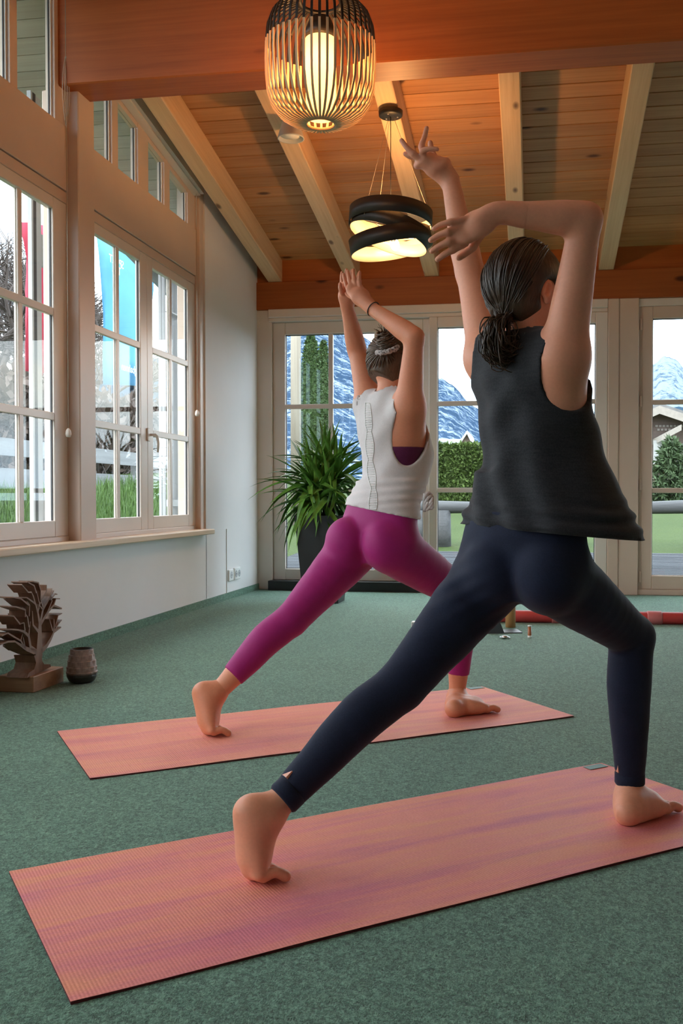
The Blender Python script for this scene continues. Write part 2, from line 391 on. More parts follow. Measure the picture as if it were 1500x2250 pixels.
# ================================================================== outside
def sstep(a, b, x): t = max(0, min(1, (x-a)/(b-a))); return t*t*(3-2*t)
def ground_h(x, y):
    return -.05+.62*sstep(9.2, 23, y)+.92*sstep(-3.0, -7.2, x)
def grid_mesh(xs, ys, f):
    vs = [(x, y, f(x, y)) for y in ys for x in xs]; n = len(xs)
    fs = [(j*n+i, j*n+i+1, (j+1)*n+i+1, (j+1)*n+i) for j in range(len(ys)-1) for i in range(n-1)]
    return vs, fs
def mk_grass():
    t = NT('lawn_grass'); v = t.coords(); n1 = t.noise(v, 1.2, 6, .65); n2 = t.noise(v, 26, 4, .7)
    c = t.mix(.5, t.ramp(n1, [(.3, (.026, .048, .008)), (.7, (.055, .080, .018))]), t.ramp(n2, [(.3, (.016, .035, .005)), (.7, (.068, .095, .022))]))
    t.base(c); t.set(.9, 0, .2); t.bump(n2, .8, .05); return t.m
M['grass'] = mk_grass()
M['blade'] = plain('grass_blade', (.06, .115, .02), .6, var=.45, scale=6)
xs = [-120, -60, -30, -20]+[-14+i*.5 for i in range(24)]+[-2+i*2 for i in range(12)]+[30, 60, 120]
ys = [-40, -10, 0, 3, 5, 7]+[8.9+i*.7 for i in range(22)]+[26, 30, 40, 60, 90, 120]
vs, fs = grid_mesh(xs, ys, lambda x, y: ground_h(x, y)-(.3 if (XL-.3 < x < XR+.3 and YF-.4 < y < YB+.3) else 0))
g = pyd('lawn', vs, fs, M['grass'], None, True); tag(g, 'green lawn around the house', 'lawn', kind='structure')
# deck in front of the glass doors: boards running along the facade
M['deck'] = wood('weathered_deck', (.085, .09, .10), (.062, .066, .074), (.035, .036, .042), 0, .9, knots=0, spec=.1)
dk = empty('terrace_deck', (1.5, 9, 0), 'grey weathered board terrace outside the glass doors', 'terrace', kind='structure')
for i in range(30):
    y = 8.92+i*.142; z = -.02+.15*(y-8.9)/4.2
    o = box('board', (-3.2, y, z-.03), (6.2, y+.134, z), M['deck'], dk)
# tall grass blades on the bank under the left windows
def blades(name, n, xr, yr, hh, label):
    vs = []; fs = []
    for _ in range(n):
        x = random.uniform(*xr); y = random.uniform(*yr); z = ground_h(x, y)-.02; a = random.uniform(0, 2*pi); h = random.uniform(*hh); w = random.uniform(.004, .009)
        dx, dy = cos(a)*w, sin(a)*w; b = random.uniform(.02, .12); c, s_ = random.uniform(-1, 1)*b, random.uniform(-1, 1)*b
        k = len(vs); vs += [(x-dx, y-dy, z), (x+dx, y+dy, z), (x+dx*.7+c*.4, y+dy*.7+s_*.4, z+h*.6), (x-dx*.7+c*.4, y-dy*.7+s_*.4, z+h*.6), (x+c, y+s_, z+h)]
        fs += [(k, k+1, k+2, k+3), (k+3, k+2, k+4)]
    o = pyd(name, vs, fs, M['blade']); return tag(o, label, 'grass', kind='stuff')
blades('tall_grass', 14000, (-6.6, -4.4), (7.6, 15.2), (.10, .30), 'uncut green grass on the bank below the left windows')

# --- leaf clusters
def leaf_cloud(pts, size, droop=0.0, asp=.45):
    vs = []; fs = []
    for p, n in pts:
        u = Vector((random.gauss(0, 1), random.gauss(0, 1), random.gauss(0, 1))); u = (u+n*.8+Vector((0, 0, -droop))).normalized()
        w = u.cross(Vector((random.gauss(0, 1), random.gauss(0, 1), random.gauss(0, 1)))).normalized()
        L = size*random.uniform(.6, 1.3); k = len(vs)
        vs += [p, p+u*L*.5+w*L*asp*.5, p+u*L, p+u*L*.5-w*L*asp*.5]; fs.append((k, k+1, k+2, k+3))
    return vs, fs
def leafmat(name, c, var=.5):
    t = NT(name); v = t.coords(); f = t.noise(v, 7, 5, .7)
    t.base(t.ramp(f, [(.3, tuple(q*(1-var) for q in c)), (.7, tuple(min(1, q*(1+var)) for q in c))])); t.set(.65, 0, .25); return t.m
M['thuja'] = leafmat('thuja_green', (.040, .072, .022)); M['hedge'] = leafmat('hedge_green', (.062, .095, .022)); M['spruce'] = leafmat('spruce_green', (.045, .072, .03))
M['bark'] = plain('grey_bark', (.10, .085, .07), .9, var=.35, scale=12)
M['twig'] = plain('bare_twigs', (.075, .06, .055), .9, var=.3, scale=4)
M['polewood'] = wood('pale_pole', (.27, .235, .19), (.22, .19, .15), (.15, .12, .09), 2, .7, knots=.05)
M['logwood'] = wood('weathered_log', (.085, .085, .088), (.055, .055, .058), (.024, .024, .026), 0, .7, knots=.04)
def column_tree(name, base, h, r, mat, label, n=7000, leaf=.16):
    root = empty(name, base, label, 'tree', 'columnar thujas by the pole')
    prof = lambda t: r*min(1, .55+t*1.6)*(1-max(0, (t-.45)/.55)**2.1)**.6
    bm = bmesh.new(); lathe(bm, [(max(.01, prof(i/14)*.86), .1+h*i/14*.98) for i in range(15)]+[(0, h*.99)], 14)
    link('inner_foliage', mesh_from(bm, 'inner_foliage', True), mat, root)
    pts = []
    for _ in range(n):
        t = random.random(); a = random.uniform(0, 2*pi); rr = prof(t)*random.uniform(.85, 1.06)*(1+.07*sin(5*a+9*t))
        nn = Vector((cos(a), sin(a), .7)); pts.append((Vector((rr*cos(a), rr*sin(a), t*h)), nn))
    vs, fs = leaf_cloud(pts, leaf); pyd('foliage', vs, fs, mat, root)
    bm = bmesh.new(); tube(bm, [(0, 0, -.3), (0, 0, h*.5)], [r*.2, r*.08], 7); link('trunk', mesh_from(bm, 'trunk', True), M['bark'], root)
    return root
def place(px, py, Y):
    p = ony(px, py, Y); p.z = ground_h(p.x, p.y) if Y < 60 else p.z; return p
p = place(683, 1100, 34); t_ = ony(683, 737, 34); column_tree('thuja_tree', p, t_.z-p.z, .38, M['thuja'], 'taller clipped columnar thuja right beside the pale wooden pole', 7000, .12)
p = place(711, 1100, 36); t_ = ony(711, 750, 36); column_tree('thuja_tree', p, t_.z-p.z, .27, M['thuja'], 'slimmer shorter columnar thuja right of the taller one', 5000, .12)
p = place(650, 1100, 16); t_ = at(650, 620, 16)
o = tube_obj('wooden_pole', [p+Vector((0, 0, -.3)), p+Vector((0, 0, 3)), p+Vector((.02, 0, 5.6))], [.095, .09, .08], M['polewood'], None, 12); tag(o, 'pale bare wooden pole standing in the garden left of the thujas', 'pole')
# hedge
def hedge(name, x0, x1, y, zt, label, n):
    zb = ground_h((x0+x1)/2, y); root = empty(name, ((x0+x1)/2, y, zb), label, 'hedge')
    hw = (x1-x0)/2; hh = zt-zb
    bm = bmesh.new(); bm_box(bm, (-hw, -.4, -.1), (hw, .4, hh-.08), .05); link('inner_foliage', mesh_from(bm, 'inner_foliage'), M['hedge'], root)
    pts = []
    for _ in range(n):
        if random.random() < .8: pts.append((Vector((random.uniform(-hw, hw), -.42+random.uniform(-.06, .04), random.uniform(0, hh))), Vector((0, -1, .5))))
        else: pts.append((Vector((random.uniform(-hw, hw), random.uniform(-.42, .4), hh-.06+random.uniform(-.05, .06))), Vector((0, -.2, 1))))
    vs, fs = leaf_cloud(pts, .11); pyd('foliage', vs, fs, M['hedge'], root)
a_ = ony(930, 978, 24); b_ = ony(1345, 976, 24)
hedge('garden_hedge', a_.x, b_.x, 24, a_.z, 'clipped green hedge across the lawn behind the log railing', 16000)
# log railing
ly = 14.3
lr = empty('log_railing', (ony(1000, 1114, ly).x, ly, ground_h(0, ly)), 'horizontal grey log rail on thick posts across the lawn', 'railing')
zl = ony(1000, 1114, ly).z; x0 = ony(905, 1114, ly).x; x1 = ony(1700, 1114, ly).x
bm = bmesh.new(); tube(bm, [Vector((x0+(x1-x0)*i/12, ly+.02*sin(i), zl+.008*cos(2*i)))-lr.location for i in range(13)], [.092+.006*sin(i*2.3) for i in range(13)], 12); link('log', mesh_from(bm, 'log', True), M['logwood'], lr)
for px in (928, 972, 1240, 1545, 1660):
    q = ony(px, 1150, ly); bm = bmesh.new(); tube(bm, [Vector((q.x, ly, .05))-lr.location, Vector((q.x, ly, zl-.05))-lr.location], [.135, .125], 10); link('post', mesh_from(bm, 'post', True), M['logwood'], lr)
# spruces by the chalet
def spruce(base, h, r, label, n=9000):
    root = empty('spruce_tree', base, label, 'tree', 'young spruces before the chalet')
    bm = bmesh.new(); tube(bm, [(0, 0, -.2), (0, 0, h*.97)], [.09, .01], 7); link('trunk', mesh_from(bm, 'trunk', True), M['bark'], root)
    vs = []; fs = []
    tiers = 15
    for k in range(tiers):
        t = (k+.3)/tiers; z = h*(.06+.92*t); R = r*(1-t)**.85+.06
        for j in range(int(18*(1-t))+6):
            a = random.uniform(0, 2*pi); L = R*random.uniform(.75, 1.1)
            pts = []
            for i in range(26):
                s_ = random.random()**.7; pts.append((Vector((cos(a)*L*s_+random.gauss(0, .05)*L, sin(a)*L*s_+random.gauss(0, .05)*L, z+L*(.12*s_-.30*s_*s_)+random.gauss(0, .03))), Vector((cos(a), sin(a), .25))))
            v2, f2 = leaf_cloud(pts, .17, .1, .28); q = len(vs); vs += v2; fs += [tuple(i+q for i in f) for f in f2]
    pyd('branches', vs, fs, M['spruce'], root); return root
p = place(1475, 1100, 25); t_ = ony(1472, 958, 25); spruce(p, t_.z-p.z, 1.0, 'young bushy spruce right behind the log rail at the right edge')
p = place(1585, 1100, 27.5); t_ = ony(1585, 930, 27.5); spruce(p, t_.z-p.z, 1.1, 'second spruce standing right of the first one, mostly outside the picture')

# --- chalet at the right
M['chwood'] = wood('dark_chalet_wood', (.17, .12, .10), (.13, .09, .075), (.08, .055, .05), 0, .7, knots=0)
M['chroof'] = plain('grey_shingle_roof', (.12, .115, .115), .8, var=.25, scale=3)
M['pale'] = plain('pale_fascia', (.22, .19, .165), .6, var=.1)
M['chwhite'] = plain('white_render', (.30, .30, .30), .8)
yc = 40.0
q = ony(1436, 900, yc); apex = ony(1442, 905, yc)
ch = empty('chalet', (apex.x, yc, 0), 'dark timber chalet with pale gable boards at the right edge', 'house')
def cpt(px, py, dy=0): v = ony(px, py, yc)-ch.location; return (v.x, v.z)
L_ = ch.location
body = [cpt(1380, 1085), cpt(1680, 1085), cpt(1680, 985), cpt(1442, 908), cpt(1380, 935)]
prism('wall', [(x+L_.x, z+L_.z) for x, z in body], 1, yc, yc+9, M['chwood'], ch)
for a, b in (((1442, 905), (1700, 992)), ((1442, 905), (1370, 936))):
    (xa, za), (xb, zb) = cpt(*a), cpt(*b)
    prism('roof', [(xa+L_.x, za), (xb+L_.x, zb), (xb+L_.x, zb+.28), (xa+L_.x, za+.28)], 1, yc-.9, yc+9.5, M['chroof'], ch)
    prism('fascia', [(xa+L_.x, za-.16), (xb+L_.x, zb-.16), (xb+L_.x, zb+.16), (xa+L_.x, za+.16)], 1, yc-.98, yc-.9, M['pale'], ch)
for row, yy in enumerate((934, 942)):
    for i in range(8):
        px = 1439+i*8+(4 if row else 0)
        if px > 1497 and row == 0: continue
        (xa, za), (xb, zb) = cpt(px, yy), cpt(px+5.5, yy+4.5)
        box('gable_board', (xa+L_.x, yc-.05, zb), (xb+L_.x, yc+.02, za), M['pale'], ch)
(xa, za), (xb, zb) = cpt(1432, 978), cpt(1472, 957)     # the lower porch roof
prism('porch_roof', [(xa+L_.x, za), (xb+L_.x, zb), (xb+L_.x, zb+.22), (xa+L_.x, za+.22)], 1, yc-3, yc-.1, M['pale'], ch)
for px in (1442, 1454): (xa, za), (xb, zb) = cpt(px, 1005), cpt(px+4, 975); box('porch_post', (xa+L_.x, yc-2.6, za), (xb+L_.x, yc-2.4, zb), M['chwood'], ch)
(xa, za), (xb, zb) = cpt(1430, 1045), cpt(1480, 1005); prism('stair_rail', [(xa+L_.x, za), (xb+L_.x, zb+.2), (xb+L_.x, zb+.5), (xa+L_.x, za+.3)], 1, yc-3, yc-2.9, M['deck'], ch)
box('porch_wall', (cpt(1432, 0)[0]+L_.x, yc-1.5, cpt(0, 1030)[1]), (cpt(1470, 0)[0]+L_.x, yc-1.3, cpt(0, 985)[1]), M['chwhite'], ch)
# --- small house behind the hedge
yh = 60.0
hs = empty('neighbour_house', ony(1000, 1000, yh), 'pale grey roofed house showing above the hedge', 'house')
hs.location.z = 0
def hp(px, py): v = ony(px, py, yh); return v.x, v.z
a_, b_, c_, d_ = hp(940, 956), hp(1030, 956), hp(1044, 978), hp(940, 978)
M['hroof'] = plain('slate_roof', (.13, .15, .19), .6, var=.1); 
bm_pts = [(a_[0], yh+4, a_[1]), (b_[0], yh+4, b_[1]), (c_[0], yh, c_[1]-.1), (d_[0], yh, d_[1]-.1)]
loc = hs.location
def hloc(v): return Vector(v)-loc
vs = [hloc(v) for v in bm_pts]+[hloc((v[0], v[1], v[2]-.25)) for v in bm_pts]
pyd('roof', vs, [(0, 1, 2, 3), (7, 6, 5, 4), (0, 4, 5, 1), (1, 5, 6, 2), (2, 6, 7, 3), (3, 7, 4, 0)], M['hroof'], hs)
box('wall', (a_[0], yh+.3, 0), (c_[0]-.3, yh+8, d_[1]-.3), M['chwhite'], hs)
g0, g1, g2 = hp(1014, 979), hp(1029, 957), hp(1040, 979)
prism('dormer', [(g0[0], g0[1]), (g2[0], g2[1]), (g1[0], g1[1])], 1, yh-1.2, yh+4, M['chwood'], hs)
for a, b in ((g0, g1), (g1, g2)):
    prism('dormer_fascia', [(a[0], a[1]), (b[0], b[1]), (b[0], b[1]+.22), (a[0], a[1]+.22)], 1, yh-1.5, yh+4, M['chwhite'], hs)

# --- mountains: real relief, rising in rows to the ridge
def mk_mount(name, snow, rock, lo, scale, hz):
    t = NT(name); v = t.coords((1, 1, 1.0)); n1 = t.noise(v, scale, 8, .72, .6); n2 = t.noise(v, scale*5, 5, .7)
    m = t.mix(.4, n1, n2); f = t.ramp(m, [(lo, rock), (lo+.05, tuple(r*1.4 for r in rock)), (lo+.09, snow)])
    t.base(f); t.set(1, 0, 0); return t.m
M['mount'] = mk_mount('hazed_snowy_forest_slope', (.17, .205, .25), (.022, .04, .07), .465, .11, 0)  # blue tint of distance haze is put into the slope colours
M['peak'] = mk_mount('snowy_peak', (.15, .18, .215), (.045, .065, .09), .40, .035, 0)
M['forest'] = mk_mount('hazed_forest_slope', (.10, .13, .16), (.028, .048, .07), .60, .2, 0)  # blue-grey base colour carries the painted haze here too
def mountain(name, ridge, Yr, Yb, zb, mat, label, rug, rows=26, step=8):
    pxs = list(np.arange(ridge[0][0], ridge[-1][0]+1, step)); rx = [r[0] for r in ridge]; ry = [r[1] for r in ridge]
    vs = []; rr = np.random.default_rng(5); n = len(pxs)
    nz = rr.normal(0, 1, (rows, n))
    for j in range(rows):
        t = j/(rows-1)
        for i, px in enumerate(pxs):
            y = np.interp(px, rx, ry)+rr.normal(0, rug)*.9
            top = ony(px, y, Yr); Y = Yb+(Yr-Yb)*t; s_ = Y/Yr
            vs.append((top.x*s_+nz[j, i]*rug*.3*(t < 1), Y+nz[j, i]*1.5*(t < 1), zb+(top.z-zb)*(t**1.25)+nz[j, i]*rug*.2*(0 < t < 1)))
    top0 = vs[-n:]                                  # a back slope so the hill is solid from every side
    vs += [(x*1.2, y*1.25, zb) for x, y, z in top0]; rows2 = rows+1
    fs = [(j*n+i, j*n+i+1, (j+1)*n+i+1, (j+1)*n+i) for j in range(rows2-1) for i in range(n-1)]
    o = pyd(name, vs, fs, mat, None, True); return tag(o, label, 'mountain', kind='structure')
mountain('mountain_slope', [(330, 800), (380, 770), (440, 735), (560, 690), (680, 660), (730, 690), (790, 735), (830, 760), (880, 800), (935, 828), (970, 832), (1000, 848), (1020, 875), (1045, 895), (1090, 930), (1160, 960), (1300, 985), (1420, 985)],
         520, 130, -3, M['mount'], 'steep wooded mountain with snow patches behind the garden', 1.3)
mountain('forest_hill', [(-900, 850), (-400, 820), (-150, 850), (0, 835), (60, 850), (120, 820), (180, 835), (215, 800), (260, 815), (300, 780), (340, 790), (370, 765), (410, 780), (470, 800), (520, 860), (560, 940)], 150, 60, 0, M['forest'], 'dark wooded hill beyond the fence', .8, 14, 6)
mountain('snow_peak', [(1180, 985), (1280, 930), (1360, 850), (1425, 806), (1440, 797), (1452, 786), (1468, 784), (1484, 789), (1500, 806), (1560, 850), (1700, 900), (1900, 940)],
         1400, 700, 0, M['peak'], 'pale snow covered rocky peak in the distance at right', 1.6, 24, 5)
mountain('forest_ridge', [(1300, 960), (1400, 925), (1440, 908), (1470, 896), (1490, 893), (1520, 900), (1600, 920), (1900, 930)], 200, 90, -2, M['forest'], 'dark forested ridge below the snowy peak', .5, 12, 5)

# --- seen through the left windows: fence, bare trees, banners, post, porch screen
XFN = -6.8
M['fence'] = wood('silver_fence_board', (.22, .22, .225), (.18, .18, .185), (.12, .12, .125), 1, .7, knots=.03)
fn = empty('board_fence', (XFN, 14, ground_h(XFN, 14)), 'weathered two-rail board fence beyond the left windows', 'fence')
for (a, b) in ((961, 1000), (1028, 1070)):
    zt, zb_ = onx(0, a, XFN).z, onx(0, b, XFN).z
    for k in range(6):
        y0 = 8.0+k*4.4; box('rail_board', (XFN-.02, y0, zb_), (XFN+.02, y0+4.38, zt), M['fence'], fn)
for k in range(9): y0 = 7.6+k*2.7; box('post', (XFN-.12, y0, ground_h(XFN, y0)-.3), (XFN-.02, y0+.1, zt+.35), M['fence'], fn)
def bare_tree(base, h, spread, label, seed, depth=6):
    rr = random.Random(seed); root = empty('bare_tree', base, label, 'tree', 'bare winter trees beyond the fence'); bm = bmesh.new(); bt = bmesh.new()
    def grow(p, d, L, r, k):
        b = bt if k == depth else bm
        q = p+d*L*.5+Vector((rr.gauss(0, .06), rr.gauss(0, .06), 0))*L; e = p+d*L
        tube(b, [p, q, e], [r, r*.85, r*.7], 5 if k > 3 else 4, False)
        if k == 0: return
        for _ in range(3 if k > 4 else 4):
            nd = (d+Vector((rr.gauss(0, spread), rr.gauss(0, spread), rr.gauss(.12, spread*.6)))).normalized()
            grow(p+d*L*rr.uniform(.55, 1), nd, L*rr.uniform(.6, .82), max(.006, r*.58), k-1)
    grow(Vector((0, 0, -.3)), Vector((0, 0, 1)), h*.28, h*.028, depth)
    link('trunk', mesh_from(bt, 'trunk', True), M['bark'], root); link('branches', mesh_from(bm, 'branches', True), M['twig'], root); return root
def on_left(px, X): v = onx(px, 1080, X); return Vector((v.x, v.y, ground_h(v.x, v.y)))
bare_tree(on_left(15, -10.5), 8.0, .55, 'bare branching tree at the left edge, beyond the fence', 3)
bare_tree(on_left(80, -17), 10.0, .5, 'bare tree behind the pink banner', 8)
bare_tree(on_left(225, -11.5), 6.0, .55, 'bare tree left of the blue banner', 12, 5)
bare_tree(on_left(300, -15), 5.0, .6, 'bare tree low behind the blue banner', 21, 5)
def thicket(px0, px1, X, h, label, seed, col):
    rr = random.Random(seed); a, b = on_left(px0, X), on_left(px1, X); root = empty('bare_shrub', (a+b)/2, label, 'shrub'); bm = bmesh.new(); L = (b-a).length
    for _ in range(260):
        y = rr.uniform(-L/2, L/2); x = rr.gauss(0, .5); hh = h*rr.uniform(.5, 1.05)
        p = Vector((x, y, -.3)); d = Vector((rr.gauss(0, .25), rr.gauss(0, .35), 1)).normalized(); pts = [p]
        for i in range(4): d = (d+Vector((rr.gauss(0, .15), rr.gauss(0, .2), 0))).normalized(); pts.append(pts[-1]+d*hh/4)
        tube(bm, pts, [.02, .016, .012, .008, .004], 4, False)
    vs = []
    link('twigs', mesh_from(bm, 'twigs', True), M['twig'], root)
    pts = [(Vector((rr.gauss(0, .5), rr.uniform(-L/2, L/2), rr.uniform(0, h*.8))), Vector((0, 0, 1))) for _ in range(5200)]
    v2, f2 = leaf_cloud(pts, .22, 0, .5); pyd('dry_leaves', v2, f2, col, root)
M['dry'] = leafmat('dry_brown_leaves', (.085, .06, .05), .4)
thicket(-60, 110, -8.6, 2.2, 'brown leafless shrubs behind the fence at the left edge', 4, M['dry'])
thicket(200, 420, -9.2, 2.0, 'brown leafless shrubs behind the fence in the second window', 5, M['dry'])
def banner(name, pts_px, X, col, label, pole_px, words):
    root = empty(name, (X, 0, 0), label, 'banner')
    t = NT(name+'_cloth'); t.n.remove(t.b); df = t.node('ShaderNodeBsdfDiffuse'); tl = t.node('ShaderNodeBsdfTranslucent'); mx = t.node('ShaderNodeMixShader'); mx.inputs[0].default_value = .6
    v = t.coords(); c = t.ramp(t.noise(v, 2.5, 3), [(.3, tuple(q*.85 for q in col)), (.7, col)])
    t.lk(c, df.inputs[0]); t.lk(c, tl.inputs[0]); t.lk(df.outputs[0], mx.inputs[1]); t.lk(tl.outputs[0], mx.inputs[2]); t.lk(mx.outputs[0], t.out.inputs[0])
    P = [onx(x, y, X) for x, y in pts_px]; base = Vector((X, P[0].y, ground_h(X, P[0].y))); root.location = base
    n = len(P)//2; vs = []; fs = []                      # pts run down the left edge, then down the right edge
    cols = 9
    for i in range(n):
        a, b = P[i]-base, P[n+i]-base
        for k in range(cols): s_ = k/(cols-1); q = a.lerp(b, s_); q.x += .05*sin(s_*7+i*.8); vs.append(q)
    fs = [(i*cols+k, i*cols+k+1, (i+1)*cols+k+1, (i+1)*cols+k) for i in range(n-1) for k in range(cols-1)]
    o = pyd('cloth', vs, fs, t.m, root, True); sd = o.modifiers.new('thick', 'SOLIDIFY'); sd.thickness = .002
    q = onx(pole_px, 700, X); bm = bmesh.new(); tube(bm, [(0, q.y-base.y, -.1), (0, q.y-base.y, 4.2)], .018, 8); link('pole', mesh_from(bm, 'pole', True), M['blackmetal'], root)
    for txt, px, py, size in words:
        cu = bpy.data.curves.new('lettering', 'FONT'); cu.body = txt; cu.size = size; cu.extrude = .001; cu.align_x = 'CENTER'
        tmp = bpy.data.objects.new('lettering', cu); COL.objects.link(tmp); me = bpy.data.meshes.new_from_object(tmp); bpy.data.objects.remove(tmp)
        lt = link('lettering', me, M['white'], root); q = onx(px, py, X)-base
        lt.matrix_local = Matrix(((0, 0, 1, q.x+.075), (-1, 0, 0, q.y), (0, 1, 0, q.z), (0, 0, 0, 1)))   # printed on the far side: reads mirrored from indoors
    return root
banner('feather_banner', [(206, 470), (209, 560), (212, 640), (219, 690), (227, 735), (233, 790), (237, 845), (330, 470), (330, 560), (330, 640), (330, 690), (330, 735), (330, 790), (330, 850)], -4.1, (.30, .60, .82), 'large sky blue feather banner outside the second window', 330,
       [('SPORT', 240, 584, .11), ('TAL', 240, 602, .11), ('bergbahnen', 275, 820, .11)])
banner('feather_banner', [(40, 488), (42, 530), (47, 580), (53, 640), (60, 700), (64, 760), (68, 815), (102, 495), (102, 530), (102, 580), (102, 640), (102, 700), (102, 760), (102, 825)], -4.0, (.75, .20, .28), 'pinkish red feather banner outside the left window', 103, [('P', 97, 720, .1), ('e', 97, 760, .1)])
M['extwhite'] = plain('white_exterior_paint', (.45, .46, .48), .45, var=.03)
XP = -3.05
def ext(px0, px1, py0, py1, X, name, mat, parent, dx=.06):
    a, b = onx(px0, py0, X), onx(px1, py1, X); return box(name, (X-dx, a.y, b.z), (X, b.y, a.z), mat, parent)
bs = onx(80, 1300, XP)
ps = empty('awning_post', (XP, bs.y, ground_h(XP, bs.y)), 'white steel post with bracket outside the left window', 'post')
a, b = onx(66, 300, XP), onx(90, 300, XP)
box('column', (XP-.02, a.y+.06, 0), (XP, b.y, 3.35), M['extwhite'], ps, .006)
box('slot', (XP-.02, a.y+.02, 0), (XP+.004, a.y+.06, 3.35), M['gasket'], ps)
box('flange', (XP-.02, a.y, 0), (XP+.006, a.y+.02, 3.35), M['extwhite'], ps)
for zc in (onx(90, 548, XP).z, onx(90, 1118, XP).z):
    bk = box('bracket', (XP-.03, b.y, zc-.10), (XP, b.y+.09, zc+.10), M['extwhite'], ps, .006)
    for dz in (-.07, 0, .07): box('bolt', (XP, b.y+.03, zc+dz-.008), (XP+.008, b.y+.046, zc+dz+.008), M['gasket'], ps)
XS = -3.2
sc = empty('porch_screen', (XS, onx(390, 900, XS).y, ground_h(XS, 9)), 'white boarded porch screen outside the second window', 'screen')
ext(374, 415, 560, 1175, XS-.03, 'panel', M['extwhite'], sc, .03)
for a, b in ((683, 700), (1098, 1112)): ext(374, 402, a, b, XS+.015, 'cross_rail', M['extwhite'], sc, .045)
ext(399, 408, 560, 1175, XS+.02, 'upright', M['extwhite'], sc, .02); ext(352, 358, 560, 1175, XS+.02, 'upright', M['extwhite'], sc, .02); ext(360, 366, 560, 1175, XS+.02, 'upright', M['extwhite'], sc, .02)
ext(352, 366, 560, 1175, XS-.06, 'back_board', M['gasket'], sc, .02)
for py in (660, 872, 1122): ext(395.5, 397, py, py+3, XS-.022, 'screw', M['gasket'], sc, .006)
# roof overhang over the windows: pale soffit boards
M['soffit'] = wood('pale_soffit', (.50, .48, .44), (.43, .41, .38), (.33, .31, .28), 0, .7, knots=.03)
sf = empty('roof_overhang', (XL-.5, 6, 3.6), 'pale boarded soffit of the roof overhang outside', 'soffit', kind='structure')
bm = bmesh.new(); bm_box(bm, (-.43, -.075, 0), (.43, .075, .02), .003); sme = mesh_from(bm, 'soffit_board'); sme.materials.append(M['soffit'])
for i in range(64):
    y = 9.0-i*.154; o = bpy.data.objects.new('soffit_board', sme); COL.objects.link(o); o.parent = sf
    o.location = Vector((XL-.56, y, raf_z(y)+.14))-sf.location; o.rotation_euler.x = -ANG
prism('fascia_board', [(-1, raf_z(-1)+.02), (9.1, raf_z(9.1)+.02), (9.1, raf_z(9.1)+.26), (-1, raf_z(-1)+.26)], 0, XL-1.01, XL-.98, M['soffit'], sf)
# ================================================================== lamps
def slat_mesh():
    prof = [(.072, 0), (.10, .002), (.15, .014), (.20, .045), (.235, .09), (.255, .15), (.262, .23), (.264, .30), (.262, .38), (.255, .45), (.235, .505), (.20, .545), (.15, .57), (.105, .58)]
    vs = []; fs = []; mi = []; w = .0056; th = .003
    for i, (r, z) in enumerate(prof):
        a, b = prof[max(0, i-1)], prof[min(len(prof)-1, i+1)]; t = Vector((b[0]-a[0], 0, b[1]-a[1])).normalized(); nrm = Vector((t.z, 0, -t.x))
        c = Vector((r, 0, z))
        for s, k in ((-1, -1), (1, -1), (1, 1), (-1, 1)): vs.append(c+Vector((0, s*w, 0))+nrm*(k*th))
    for i in range(len(prof)-1):
        for k in range(4): fs.append((i*4+k, i*4+(k+1) % 4, (i+1)*4+(k+1) % 4, (i+1)*4+k)); mi.append(0 if prof[i][1] < .375 else 1)
    fs += [(3, 2, 1, 0), tuple(len(vs)-4+k for k in range(4))]; mi += [0, 1]
    me = bpy.data.meshes.new('slat'); me.from_pydata([tuple(v) for v in vs], [], fs); me.polygons.foreach_set('material_index', mi); me.update()
    return me
M['bamboo'] = wood('bamboo_slat', (.74, .52, .31), (.66, .44, .25), (.52, .33, .18), 2, .5, knots=0)
def mk_shade():
    t = NT('lamp_paper'); t.n.remove(t.b); em = t.node('ShaderNodeEmission', Strength=1.0); tl = t.node('ShaderNodeBsdfTranslucent'); ad = t.node('ShaderNodeAddShader')
    v = t.coords((30, 30, 2)); c = t.ramp(t.noise(v, 3, 3), [(.3, (1, .50, .16)), (.7, (1, .60, .24))]); t.lk(c, em.inputs[0]); tl.inputs[0].default_value = (1, .80, .52, 1)
    t.lk(em.outputs[0], ad.inputs[0]); t.lk(tl.outputs[0], ad.inputs[1]); t.lk(ad.outputs[0], t.out.inputs[0]); return t.m
M['paper'] = mk_shade()
def emis(name, col, st):
    t = NT(name); t.b.inputs['Emission Color'].default_value = (*col, 1); t.b.inputs['Emission Strength'].default_value = st; t.base(col); return t.m
M['bulb'] = emis('lit_bulb', (1, .72, .40), 7)
M['cable'] = plain('pale_cable', (.45, .38, .30), .6)
